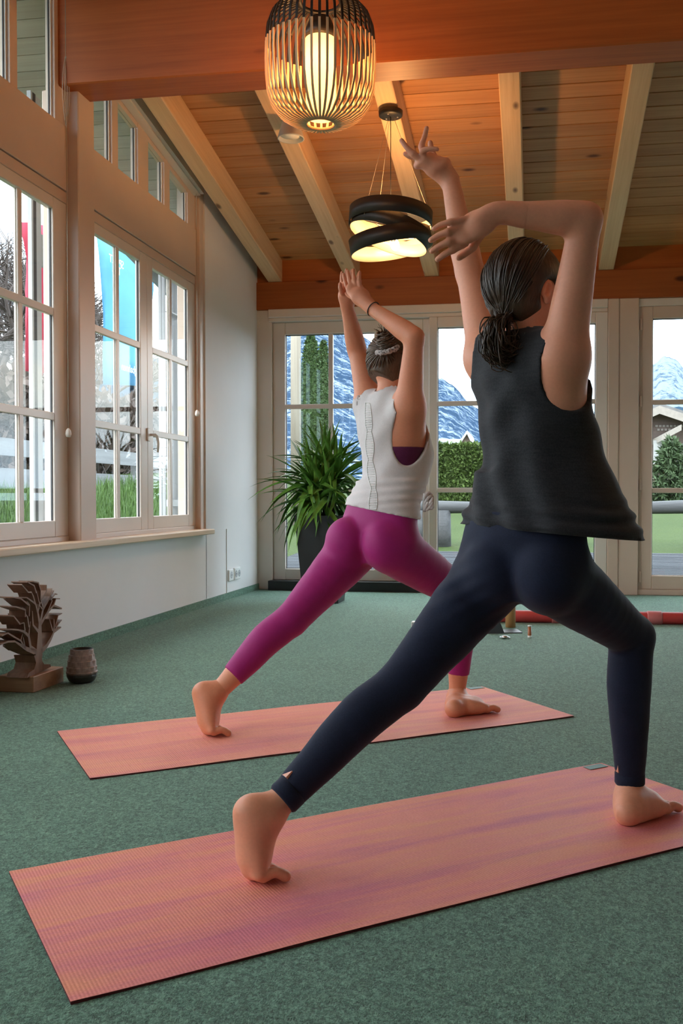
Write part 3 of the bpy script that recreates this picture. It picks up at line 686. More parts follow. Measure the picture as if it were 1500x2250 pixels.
def bamboo_lamp(loc, label, watts):
    r = empty('bamboo_pendant', loc, label, 'lamp', 'ceiling pendants')
    me = slat_mesh(); me.materials.append(M['bamboo']); me.materials.append(M['blackmetal'])
    for k in range(46):
        o = bpy.data.objects.new('slat', me); COL.objects.link(o); o.parent = r; o.rotation_euler.z = 2*pi*k/46
    lathe_obj('bottom_ring', [(.066, -.006), (.078, -.006), (.078, .008), (.066, .008)], M['bamboo'], (0, 0, 0), r, 40, True)
    lathe_obj('top_ring', [(.09, .574), (.115, .574), (.115, .586), (.09, .586)], M['blackmetal'], (0, 0, 0), r, 40, True)
    lathe_obj('diffuser', [(.068, .03), (.070, .03), (.073, .40), (.071, .40)], M['paper'], (0, 0, 0), r, 40, True)
    lathe_obj('socket', [(0, .50), (.05, .50), (.075, .44), (.078, .405), (.05, .405), (.03, .36), (0, .36)], M['blackmetal'], (0, 0, 0), r, 28)
    lathe_obj('bulb', [(0, .27), (.018, .275), (.028, .295), (.024, .325), (.014, .36), (0, .36)], M['bulb'], (0, 0, 0), r, 18)
    zt = raf_z(loc[1])+RH-loc[2]
    bm = bmesh.new(); tube(bm, [(0, 0, .50), (0, 0, zt)], .004, 8); link('cable', mesh_from(bm, 'cable', True), M['blackmetal'], r)
    for k in range(4):                                  # glow of the paper cylinder, given off all round it inside the cage
        ld = bpy.data.lights.new('lamp_light', 'POINT'); ld.energy = watts/4; ld.color = (1, .46, .15); ld.shadow_soft_size = .04
        lo = bpy.data.objects.new('lamp_light', ld); COL.objects.link(lo); lo.parent = r; lo.location = (.13*cos(k*pi/2+.3), .13*sin(k*pi/2+.3), .23)
    return r
pl = at(704, 272, 4.6)
bamboo_lamp(pl, 'barrel shaped bamboo slat pendant with black top before the tie beam', 13)

M['cream'] = plain('cream_lacquer', (.52, .40, .26), .4, var=.02)
def ring_band(R, h, tilt, az, zoff, ph):
    bm = bmesh.new(); seg = 72; th = .004
    Mx = Matrix.Translation((0, 0, zoff)) @ Matrix.Rotation(az, 4, 'Z') @ Matrix.Rotation(tilt, 4, 'X')
    rows = [[bm.verts.new(Mx @ Vector((rr*cos(2*pi*k/seg), rr*sin(2*pi*k/seg), z))) for k in range(seg)] for rr, z in ((R, -h/2), (R, h/2), (R-th, h/2), (R-th, -h/2))]
    for i in range(4):
        a, b = rows[i], rows[(i+1) % 4]
        for k in range(seg):
            f = bm.faces.new((a[k], a[(k+1) % seg], b[(k+1) % seg], b[k])); f.material_index = 1 if i == 2 else 0
    bmesh.ops.recalc_face_normals(bm, faces=bm.faces)
    return mesh_from(bm, 'band', True)
def band_lamp(loc, ztop, label, watts):
    r = empty('band_pendant', loc, label, 'lamp', 'ceiling pendants')
    for tilt, az, zo, R in ((.10, 2.6, .085, .268), (.33, 1.9, .0, .262), (.16, -1.3, -.07, .266)):
        o = link('band', ring_band(R, .10, tilt, az, zo, 0), [M['blackmetal'], M['cream']], r)
    lathe_obj('hub', [(0, .05), (.03, .05), (.035, .02), (.035, -.02), (0, -.03)], M['blackmetal'], (0, 0, 0), r, 20)
    for k, az in enumerate((-.55, 1.55, 3.5)):
        d = Vector((cos(az), sin(az), -.25)).normalized()
        bm = bmesh.new(); tube(bm, [d*.02, d*.10], [.016, .018], 12); s = link('bulb_holder', mesh_from(bm, 'bulb_holder', True), M['blackmetal'], r)
        bm = bmesh.new(); tube(bm, [d*.10, d*.108, d*.125, d*.16, d*.195, d*.21, d*.214], [.012, .018, .026, .031, .028, .016, .003], 14); link('bulb', mesh_from(bm, 'bulb', True), M['bulb'], s)
        ld = bpy.data.lights.new('lamp_light', 'POINT'); ld.energy = watts*.05; ld.color = (1, .68, .40); ld.shadow_soft_size = .03
        lo = bpy.data.objects.new('lamp_light', ld); COL.objects.link(lo); lo.parent = r; lo.location = d*.16+Vector((0, 0, -.055))
    ld = bpy.data.lights.new('lamp_light', 'POINT'); ld.energy = watts*.73; ld.color = (1, .50, .18); ld.shadow_soft_size = .035   # what leaves through the open top
    lo = bpy.data.objects.new('lamp_light', ld); COL.objects.link(lo); lo.parent = r; lo.location = (.03, 0, .13)
    for a in (0, 2.1, 4.2):
        bm = bmesh.new(); tube(bm, [(.268*cos(a), .268*sin(a), .05), (.01*cos(a), .01*sin(a), ztop-.01)], .0012, 5); link('suspension_wire', mesh_from(bm, 'w', True), M['cable'], r)
        bm = bmesh.new(); tube(bm, [(.0, .0, .0), (.266*cos(a), .266*sin(a), .03)], .003, 6); link('spoke', mesh_from(bm, 's', True), M['blackmetal'], r)
    bm = bmesh.new(); tube(bm, [(0, 0, .04), (0, 0, ztop-.01)], .0025, 6); link('cable', mesh_from(bm, 'cable', True), M['blackmetal'], r)
    cn = lathe_obj('canopy', [(0, -.03), (.070, -.03), (.076, -.024), (.078, .004), (0, .004)], M['blackmetal'], (0, 0, ztop), r, 32)
    for a in (.3, 2.4, 4.5): lathe_obj('screw', [(0, -.003), (.006, -.002), (.006, .002), (0, .002)], M['steel'], (.045*cos(a), .045*sin(a), -.03), cn, 10)
    return r
rr_ = ray(858, 242); dd = (2.885+RS*YB-EYE)/(rr_.z+RS*rr_.y); cp = EYEP+rr_*dd
zc = at(855, 508, (cp-EYEP).dot(_fw)).z
band_lamp(Vector((cp.x, cp.y, zc)), cp.z-zc-.012, 'black interlaced band pendant hung from the middle rafter', 27)
# pendants of the same family farther back in the room (their glow and their reflections show in the photo)
for x, y in ((.9, 2.3), (2.9, 4.3)):
    z = raf_z(y)+RH-1.0; band_lamp(Vector((x, y, z)), .97, 'black band pendant in the unseen part of the room, %s' % ('above the camera' if x < 2 else 'by the right wall'), 9)
# ceiling spot on the second rafter
rr_ = ray(655, 262); dd = (2.885+RS*YB-EYE)/(rr_.z+RS*rr_.y); cp = EYEP+rr_*dd
M['greyplastic'] = plain('grey_plastic', (.42, .43, .43), .4)
sp = empty('ceiling_spot', cp-Vector((.05, 0, .0)), 'small grey cup shaped ceiling spot half hidden by the bamboo pendant', 'lamp')
lathe_obj('cup', [(0, .0), (.055, .0), (.062, -.03), (.085, -.115), (.088, -.125), (.080, -.125), (.07, -.10), (0, -.095)], M['greyplastic'], (0, 0, 0), sp, 32)
lathe_obj('lens', [(0, -.104), (.07, -.104), (.068, -.098), (0, -.098)], M['white'], (0, 0, 0), sp, 24)

# ================================================================== yoga mats
def mk_mat(name, a, b, c, seed):
    t = NT(name); m = t.coords((.9, 8, 1)); m2 = t.coords((.5, 4, 1), rot=(0, 0, .02))
    n1 = t.noise(m, 1.2+seed, 5, .6, .4); n2 = t.noise(m2, 2.1+seed, 4, .6, .3)
    col = t.ramp(n1, [(.28, a), (.46, b), (.60, c), (.75, b)])
    col = t.mix(.4, col, t.ramp(n2, [(.35, a), (.5, c), (.65, b)]))
    fine = t.noise(t.coords((150, 420, 1)), 1, 2, .5); col = t.mix(.16, col, t.ramp(fine, [(.35, (.32, .10, .10)), (.65, (.95, .50, .42))]))
    t.base(col); t.set(.62, 0, .35)
    w = t.node('ShaderNodeTexWave', Scale=70.0); w.bands_direction = 'Y'; t.lk(t.coords(), w.inputs['Vector']); w2 = t.node('ShaderNodeTexWave', Scale=45.0); w2.bands_direction = 'X'; t.lk(t.coords(), w2.inputs['Vector'])
    ad = t.node('ShaderNodeMath', _operation='ADD'); t.lk(w.outputs['Fac'], ad.inputs[0]); t.lk(w2.outputs['Fac'], ad.inputs[1]); t.bump(ad.outputs[0], .35, .002); return t.m
M['mat1'] = mk_mat('mottled_coral_mat', (.56, .12, .22), (.80, .20, .215), (.86, .30, .16), 0)
M['mat2'] = mk_mat('mottled_salmon_mat', (.62, .17, .19), (.80, .235, .20), (.85, .32, .19), .37)
M['matedge'] = plain('dark_red_edge', (.10, .012, .015), .7)
M['teal'] = plain('teal_label', (.10, .22, .20), .6)
def yoga_mat(c0, ang, L, Wd, mats, label):
    """c0 = back left corner on the floor; runs along ang; width to the right of that"""
    u = Vector((cos(ang), sin(ang), 0)); v = Vector((sin(ang), -cos(ang), 0)); c = Vector((c0[0], c0[1], 0))+u*L/2+v*Wd/2
    r = empty('yoga_mat', c, label, 'yoga mat', 'yoga mats', rz=ang)
    bm = bmesh.new(); nx, ny = 60, 20; T = []; 
    def H(x, y): return .0056+.0007*sin(x*9+y*4)+.0012*max(0, abs(x)/(L/2)-.93)*8
    grid = [[bm.verts.new((-L/2+L*i/nx, -Wd/2+Wd*j/ny, H(-L/2+L*i/nx, -Wd/2+Wd*j/ny))) for i in range(nx+1)] for j in range(ny+1)]
    for j in range(ny):
        for i in range(nx): bm.faces.new((grid[j][i], grid[j][i+1], grid[j+1][i+1], grid[j+1][i]))
    link('surface', mesh_from(bm, 'surface', True), mats, r)
    bm = bmesh.new(); bm_box(bm, (-L/2+.0005, -Wd/2+.0005, .0002), (L/2-.0005, Wd/2-.0005, .0043)); link('underside', mesh_from(bm, 'underside'), M['matedge'], r)
    bm = bmesh.new(); bm_box(bm, (L/2-.085, Wd/2-.045, .0072), (L/2-.012, Wd/2-.010, .0082)); tag(link('corner_label', mesh_from(bm, 'corner_label'), M['teal'], r), 'small teal corner label')
    return r
yoga_mat((-1.186, 2.011), radians(38.9), 1.80, .655, M['mat1'], 'mottled coral pink yoga mat in the foreground')
yoga_mat((-1.728, 3.262), radians(36.0), 1.845, .665, M['mat2'], 'salmon yoga mat under the woman in pink leggings')

# ================================================================== yucca in its planter
pc = onz(712, 1322); pc = Vector((pc.x, pc.y, 0))
yp = empty('planter', pc, 'tall tapered black planter by the sliding door', 'planter')
def frustum(name, w0, w1, z0, z1, mat, parent, hollow=0):
    bm = bmesh.new(); lv = [(w0, z0), (w1, z1)]+([(w1-.02, z1), (w1-.025, z1-.05)] if hollow else [])
    rings = [[bm.verts.new((sx*w, sy*w, z)) for sx, sy in ((-1, -1), (1, -1), (1, 1), (-1, 1))] for w, z in lv]
    for a, b in zip(rings, rings[1:]):
        for k in range(4): bm.faces.new((a[k], a[(k+1) % 4], b[(k+1) % 4], b[k]))
    bm.faces.new(rings[0][::-1]); bm.faces.new(rings[-1]); bmesh.ops.recalc_face_normals(bm, faces=bm.faces)
    es = [e for e in bm.edges if abs(e.verts[0].co.z-e.verts[1].co.z) > .3]; bmesh.ops.bevel(bm, geom=es, offset=.012, segments=2, affect='EDGES')
    return link(name, mesh_from(bm, name), mat, parent)
M['planter'] = plain('charcoal_planter', (.022, .022, .024), .45)
frustum('body', .145, .205, 0, .72, M['planter'], yp, 1)
box('soil', (pc.x-.18, pc.y-.18, .66), (pc.x+.18, pc.y+.18, .674), plain('dark_soil', (.03, .02, .015), .95, bump=.5), yp)
yu = empty('yucca_plant', pc+Vector((0, 0, .676)), 'large green yucca with arching strap leaves in the black planter', 'plant')
M['yleaf'] = leafmat('yucca_leaf', (.095, .215, .035), .5); M['yleaf'].node_tree.nodes['Principled BSDF'].inputs['Roughness'].default_value = .38
def leaf_mesh(L, w, bend):
    n = 9; vs = []; fs = []
    for i in range(n):
        t = i/(n-1); x = L*t*(1-.14*bend*t); z = -bend*L*.62*t**2.2; ww = w*(.55+1.2*t if t < .3 else 1.0)*max(.02, (1-t**2.6))
        vs += [(x, -ww, z+ww*.55), (x, 0, z), (x, ww, z+ww*.55)]
    for i in range(n-1):
        for k in range(2): fs.append((i*3+k, i*3+k+1, i*3+4+k, i*3+3+k))
    me = bpy.data.meshes.new('leaf'); me.from_pydata(vs, [], fs); me.update(); me.polygons.foreach_set('use_smooth', [True]*len(fs)); me.materials.append(M['yleaf']); return me
LM = [leaf_mesh(L, w, b) for L, w, b in ((.50, .024, .25), (.56, .028, .5), (.54, .027, .85), (.46, .022, .1), (.55, .029, 1.1))]
for (sx, sy, sz, n) in ((-.09, -.05, .30, 52), (.10, .02, .34, 50), (.0, .08, .42, 36), (-.03, -.11, .16, 34), (.06, -.10, .20, 30), (-.10, .06, .18, 22)):
    bm = bmesh.new(); tube(bm, [(sx*.6, sy*.6, -.01), (sx*.8, sy*.8, sz*.5), (sx, sy, sz+.05)], [.028, .026, .02], 9); link('stem', mesh_from(bm, 'stem', True), M['bark'], yu)
    for k in range(n):
        t = k/n; az = k*2.39996+random.uniform(-.2, .2); el = 1.35-1.75*t+random.gauss(0, .12)
        m = LM[3] if t < .15 else LM[0] if t < .35 else LM[1] if t < .6 else random.choice((LM[2], LM[4]))
        o = bpy.data.objects.new('leaf', m); COL.objects.link(o); o.parent = yu
        o.location = (sx, sy, sz+.06*(1-t)-.03); s = random.uniform(.75, 1.03); o.scale = (s, 1, s); o.rotation_euler = (random.gauss(0, .25), -el, az)

# ================================================================== carved tree and vase by the left wall
M['carve'] = wood('carved_hardwood', (.30, .17, .11), (.22, .115, .07), (.12, .06, .035), 2, .5, knots=0, rnd=False)
M['block'] = wood('base_block', (.40, .24, .14), (.33, .18, .10), (.22, .11, .06), 0, .5, knots=0)
A_, B_, C_ = onz(73, 1523), onz(140, 1498), onz(1, 1511)
uu = (B_-A_); Lu = uu.length; uu.normalize(); vv = Vector((-uu.y, uu.x, 0)); Dv = .165
ts = empty('tree_sculpture', A_+uu*Lu/2+vv*Dv/2, 'carved wooden tree sculpture on a block beside the left wall', 'sculpture')
bm = bmesh.new(); hb = .072
M4 = Matrix(((uu.x, vv.x, 0, -uu.x*Lu/2-vv.x*Dv/2), (uu.y, vv.y, 0, -uu.y*Lu/2-vv.y*Dv/2), (0, 0, 1, 0), (0, 0, 0, 1)))
bm_box(bm, (0, 0, 0), (Lu, Dv, hb), .003, M4); bmesh.ops.recalc_face_normals(bm, faces=bm.faces); link('base_block', mesh_from(bm, 'base_block'), M['block'], ts)
def uz(X, Y):                                   # zoomed photo coordinates -> carving plane
    px, py = X/6.25, 1250+Y/6.25; r = ray(px, py); nrm = vv; p0 = A_+vv*.02
    d = (p0-EYEP).dot(nrm)/r.dot(nrm); p = EYEP+r*d; return (p-A_).dot(uu), p.z
def s_poly(bm, poly, v0, v1):
    n = len(poly); a = [bm.verts.new(M4 @ Vector((u, v0, z))) for u, z in poly]; b = [bm.verts.new(M4 @ Vector((u, v1, z))) for u, z in poly]
    fs = [bm.faces.new(a), bm.faces.new(b[::-1])]+[bm.faces.new((a[i], b[i], b[(i+1) % n], a[(i+1) % n])) for i in range(n)]
    bmesh.ops.recalc_face_normals(bm, faces=fs)
def s_limb(bm, pts, w0, w1, v0=.02, v1=.095):
    P = [Vector(uz(*p)) for p in pts]; n = len(P); L_, R_ = [], []
    for i in range(n):
        t = (P[min(i+1, n-1)]-P[max(i-1, 0)]).normalized(); nn = Vector((-t.y, t.x)); w = (w0+(w1-w0)*i/(n-1))/2*.00055
        L_.append(P[i]+nn*w); R_.append(P[i]-nn*w)
    for i in range(n-1): s_poly(bm, [L_[i], L_[i+1], R_[i+1], R_[i]], v0, v1+random.uniform(-.012, .012))
bm = bmesh.new()
s_poly(bm, [uz(*p) for p in ((370, 1500), (700, 1345), (690, 1310), (610, 1310), (580, 1265), (575, 1180), (470, 1190), (495, 1290), (470, 1380), (395, 1430))], .02, .12)
LIMBS = [([(535, 1200), (545, 1080), (545, 950), (550, 740)], 110, 42), ([(560, 760), (600, 690), (660, 590), (740, 500), (850, 545)], 30, 12), ([(552, 750), (590, 560), (640, 470), (740, 300)], 30, 10),
 ([(545, 745), (522, 600), (490, 480), (370, 395)], 30, 10), ([(530, 860), (455, 770), (445, 580)], 26, 8), ([(510, 1150), (420, 1075), (395, 920), (330, 860), (250, 838)], 44, 12), ([(395, 930), (405, 820), (420, 720)], 20, 7),
 ([(480, 1140), (370, 1100), (290, 1050), (205, 995)], 44, 12), ([(330, 1070), (290, 990), (205, 938)], 22, 10), ([(285, 985), (310, 890)], 14, 6), ([(345, 1085), (320, 940)], 20, 6), ([(570, 1130), (640, 1060), (700, 960), (740, 870), (840, 800)], 44, 10),
 ([(735, 880), (745, 780), (740, 690)], 20, 6), ([(725, 850), (680, 690)], 16, 6), ([(750, 850), (800, 760), (850, 700)], 16, 6), ([(590, 560), (545, 500), (590, 390)], 18, 6), ([(522, 600), (545, 480), (500, 300)], 18, 6), ([(640, 480), (690, 380), (715, 270)], 14, 6),
 ([(490, 490), (460, 380), (430, 310)], 16, 6), ([(600, 560), (560, 420), (560, 280)], 14, 6), ([(650, 600), (700, 480), (720, 430)], 14, 6), ([(350, 660), (350, 560), (305, 530)], 18, 6), ([(400, 800), (380, 660), (350, 620)], 18, 8), ([(345, 850), (330, 740), (270, 760)], 16, 6), ([(400, 650), (410, 500), (375, 450)], 14, 6),
 ([(740, 500), (770, 410), (825, 410)], 14, 8), ([(700, 430), (760, 340), (790, 350)], 12, 6), ([(760, 800), (800, 640), (855, 610)], 12, 6), ([(590, 400), (640, 300), (640, 220)], 12, 7), ([(500, 330), (470, 230), (380, 180)], 14, 9), ([(560, 290), (530, 190), (450, 172)], 14, 9), ([(430, 320), (390, 320), (300, 215)], 14, 9), ([(400, 500), (290, 410), (180, 390)], 14, 9),
 ([(345, 560), (220, 520), (110, 515)], 14, 9), ([(280, 760), (190, 650), (110, 640)], 14, 9), ([(250, 838), (150, 830), (70, 835)], 14, 9), ([(205, 940), (110, 880), (30, 920)], 14, 9), ([(205, 995), (110, 1000), (10, 1040)], 16, 10)]
for pts, a, b in LIMBS:
    lim = [p for p in pts]
    s_limb(bm, lim, a, b)
link('carved_tree', mesh_from(bm, 'carved_tree'), M['carve'], ts)

vb = onz(180, 1499); sc_ = (vb-EYEP).dot(_fw)/FOC
va = empty('vase', vb, 'small faceted clay vase with dark foot beside the tree sculpture', 'vase')
def mk_vase():
    t = NT('vase_clay'); cx = t.node('ShaderNodeTexCoord'); sp_ = t.node('ShaderNodeSeparateXYZ'); t.lk(cx.outputs['Object'], sp_.inputs[0])
    v = t.coords(); n = t.noise(v, 60, 4)
    mr = t.node('ShaderNodeMapRange'); mr.inputs['From Min'].default_value = .040; mr.inputs['From Max'].default_value = .052; t.lk(sp_.outputs['Z'], mr.inputs[0])
    t.base(t.mix(mr.outputs[0], (.035, .028, .025), t.ramp(n, [(.3, (.24, .15, .12)), (.7, (.36, .25, .21))]))); t.set(.45, 0, .5); return t.m
M['vase'] = mk_vase()
Hv = 74*sc_; prof = [(.055, 0), (.078, .012), (.092, .04), (.094, .06), (.090, .10), (.082, .14), (.074, .17), (.068, Hv), (.060, Hv), (.066, .16), (.08, .08), (.07, .02)]
prof = [(r*33*sc_/.094, z*Hv/.2 if z != Hv else Hv) for r, z in prof]
bm = bmesh.new(); seg = 48; rows = 40; outer = []
def vr(z): zs = [p[1] for p in prof[:8]]; return float(np.interp(z, zs, [p[0] for p in prof[:8]]))
R = [[None]*seg for _ in range(rows+1)]
for i in range(rows+1):
    z = Hv*i/rows; rw = i/rows*6
    for k in range(seg):
        a = 2*pi*k/seg; amp = .0075*sc_/.0026 if i > 9 else 0
        ph = (a*11/(2*pi)+(.5 if int(rw) % 2 else 0)) % 1; tri = (1-abs(2*ph-1))*(rw % 1)
        rr = vr(z)+amp*(tri-.35)*(i < rows-1); R[i][k] = bm.verts.new((rr*cos(a), rr*sin(a), z))
for i in range(rows):
    for k in range(seg): bm.faces.new((R[i][k], R[i][(k+1) % seg], R[i+1][(k+1) % seg], R[i+1][k]))
bm.faces.new(R[0][::-1]); link('body', mesh_from(bm, 'body'), M['vase'], va)
lathe_obj('inner', [(prof[7][0]-.001, Hv), (prof[8][0], Hv+.001), (prof[9][0]*.95, Hv*.8), (prof[10][0]*.9, Hv*.4), (0, .02)], plain('vase_inside', (.03, .022, .018), .6), (0, 0, 0), va, 40)

# ================================================================== small fixings on the left wall
so = empty('wall_socket', (XL, 7.99, .20), 'double white power socket low on the left wall', 'socket')
for y0, y1, z0, z1 in ((7.83, 7.955, .15, .25), (7.985, 8.15, .15, .255)):
    pl_ = box('plate', (XL, y0, z0), (XL+.018, y1, z1), M['white'], so, .006)
    n = 1 if y0 < 7.9 else 2
    for k in range(n):
        yc_ = y0+(y1-y0)*(k+.5)/n; rr = .03
        bm = bmesh.new(); tube(bm, [(.017, yc_-7.99, .002), (.0205, yc_-7.99, .002)], rr, 18); s = link('socket_cup', mesh_from(bm, 'cup'), M['greyplastic'], so)
        for dy in (-.009, .009): bm = bmesh.new(); tube(bm, [(.0205, yc_-7.99+dy, .002), (.0215, yc_-7.99+dy, .002)], .004, 8); link('pin_hole', mesh_from(bm, 'hole'), M['gasket'], so)
cd = box('cable_duct', (XL, 7.805, .055), (XL+.006, 7.815, .60), M['white'], None); tag(cd, 'thin white cable duct running down the wall beside the socket', 'cable duct')
def cord(x, y, z0, z1, label, loop=False):
    r = empty('blind_cord', (x, y, z0), label, 'cord', 'roller blind pull cords')
    bm = bmesh.new(); tube(bm, [(0, 0, .02), (.002, 0, (z1-z0)*.5), (0, 0, z1-z0)], .0022, 6); link('string', mesh_from(bm, 'string', True), M['cable'], r)
    lathe_obj('knob', [(0, -.028), (.012, -.026), (.017, -.01), (.014, .01), (.005, .022), (0, .024)], M['sash'], (0, 0, 0), r, 16)
    if loop:
        zt = onx(145, 125, x).z-z0; zb_ = onx(145, 275, x).z-z0
        for s in (-1, -.4, .5, 1):
            bm = bmesh.new(); tube(bm, [(.004*s, .032*s*sin(pi*t), zb_+(zt-zb_)*t) for t in [i/12 for i in range(13)]], .0018, 5); link('looped_string', mesh_from(bm, 'loop', True), M['cable'], r)
cp_ = onx(150, 950, XG+.05); cord(XG+.05, cp_.y, cp_.z, 3.72, 'pale blind pull cord with knob hanging beside the cream post', True)
cp_ = onx(433, 907, XL+.012); cord(XL+.012, cp_.y, cp_.z, 3.2, 'blind pull cord with knob right of the second window')

# ================================================================== things on the floor at the back
M['red'] = plain('red_foam', (.50, .05, .05), .55); M['pinkred'] = plain('faded_red_sleeve', (.55, .16, .16), .6)
a_, b_ = onz(1060, 1368), onz(1640, 1376); rad = .042
rt_ = empty('red_tube', (a_+b_)/2, 'long red padded tube lying on the carpet near the doors', 'tube')
ax = (b_-a_); Lr = ax.length; ax.normalize(); mid = (a_+b_)/2+Vector((0, rad, rad))-rt_.location
bm = bmesh.new(); tube(bm, [mid-ax*Lr/2, mid-ax*Lr*.49, mid+ax*Lr*.49, mid+ax*Lr/2], [rad*.93, rad, rad, rad*.93], 24); link('tube', mesh_from(bm, 'tube', True), M['red'], rt_)
for px, w in ((1228, .10), (1434, .10)):
    q = onz(px, 1370)+Vector((0, rad, rad))-rt_.location; q = mid+ax*((q-mid).dot(ax)); bm = bmesh.new(); tube(bm, [q-ax*w/2, q-ax*(w/2-.008), q+ax*(w/2-.008), q+ax*w/2], [rad*1.05, rad*1.14, rad*1.14, rad*1.05], 24); link('sleeve', mesh_from(bm, 'sleeve', True), M['pinkred'], rt_)
pk = empty('folded_cloth', onz(1188, 1352), 'pale pink folded cloth behind the red tube', 'cloth')
bm = bmesh.new(); bm_box(bm, (-.03, 0, 0), (.30, .10, .012), .004); bm_box(bm, (-.05, .005, .0125), (.28, .095, .022), .004); link('fold', mesh_from(bm, 'fold'), plain('pale_pink_cloth', (.62, .42, .42), .8), pk)
q = onz(1121, 1378); wc = lathe_obj('wooden_cylinder', [(0, 0), (.032, 0), (.034, .003), (.034, .23), (.031, .234), (0, .234)], M['polewood'], q, None, 28)
wc.data.materials[0] = wood('amber_wood', (.55, .30, .12), (.48, .25, .09), (.36, .17, .06), 2, .45, knots=0); tag(wc, 'upright amber wooden cylinder in front of the red tube', 'cylinder')
# tablet in a folded dark case
M['case'] = plain('slate_case', (.05, .055, .065), .5)
q = onz(1100, 1392); tb_ = empty('tablet_case', q, 'dark folding tablet case standing on the carpet', 'tablet case', rz=.25)
def prism_local(name, pts, y0, y1, mat, parent):
    n = len(pts); vs = [(x, y0, z) for x, z in pts]+[(x, y1, z) for x, z in pts]; bm = bmesh.new(); bv = [bm.verts.new(v) for v in vs]
    for f in [tuple(range(n))[::-1], tuple(range(n, 2*n))]+[(i, (i+1) % n, n+(i+1) % n, n+i) for i in range(n)]: bm.faces.new([bv[i] for i in f])
    bmesh.ops.recalc_face_normals(bm, faces=bm.faces); return link(name, mesh_from(bm, name), mat, parent)
prism_local('tent', [(-.09, 0), (.02, 0), (-.02, .105), (-.026, .105)], -.005, .16, M['case'], tb_)
prism_local('flap', [(.022, 0), (.14, 0), (.14, .006), (.022, .006)], 0, .15, M['case'], tb_)
prism_local('screen', [(.0222, .002), (.0238, .002), (-.018, .107), (-.0196, .107)], .004, .15, M['blackmetal'], tb_)
q = onz(925, 1384); wb_ = empty('white_box', q, 'small white box on the carpet half hidden by the dark leg', 'box')
bm = bmesh.new(); bm_box(bm, (-.066, 0, 0), (.075, .05, .052), .004); link('body', mesh_from(bm, 'body'), M['white'], wb_)
bm = bmesh.new(); bm_box(bm, (-.062, -.003, .005), (.07, 0, .046), .0); link('grille', mesh_from(bm, 'grille'), M['greyplastic'], wb_)
q = onz(1113, 1403); wt = empty('wrist_watch', q, 'silver wrist watch lying on the carpet', 'watch')
lathe_obj('case', [(0, .004), (.018, .004), (.021, .008), (.020, .016), (0, .018)], M['steel'], (-.012, 0, 0), wt, 24)
lathe_obj('dial', [(0, .0185), (.016, .0182), (0, .0182)], M['white'], (-.012, 0, 0), wt, 24)
bm = bmesh.new()
tube(bm, [(-.012+.030*cos(t), .028*sin(t), .006+.004*abs(sin(t))) for t in [i*2*pi/20-.0 for i in range(21)]], .0035, 6); link('bracelet', mesh_from(bm, 'bracelet', True), M['steel'], wt)
q = onz(1163, 1402); bt_ = empty('small_bottle', q, 'tiny amber bottle with white cap standing on the carpet', 'bottle')
lathe_obj('glass', [(0, 0), (.010, 0), (.011, .002), (.011, .070), (0, .072)], plain('amber_glass', (.40, .12, .04), .25), (0, 0, 0), bt_, 18)
lathe_obj('cap', [(0, .071), (.012, .071), (.0125, .078), (0, .079)], M['white'], (0, 0, 0), bt_, 18)
lathe_obj('foot', [(.0, -.0), (.0113, .0), (.0115, .016), (.0112, .016)], M['white'], (0, 0, 0), bt_, 18)
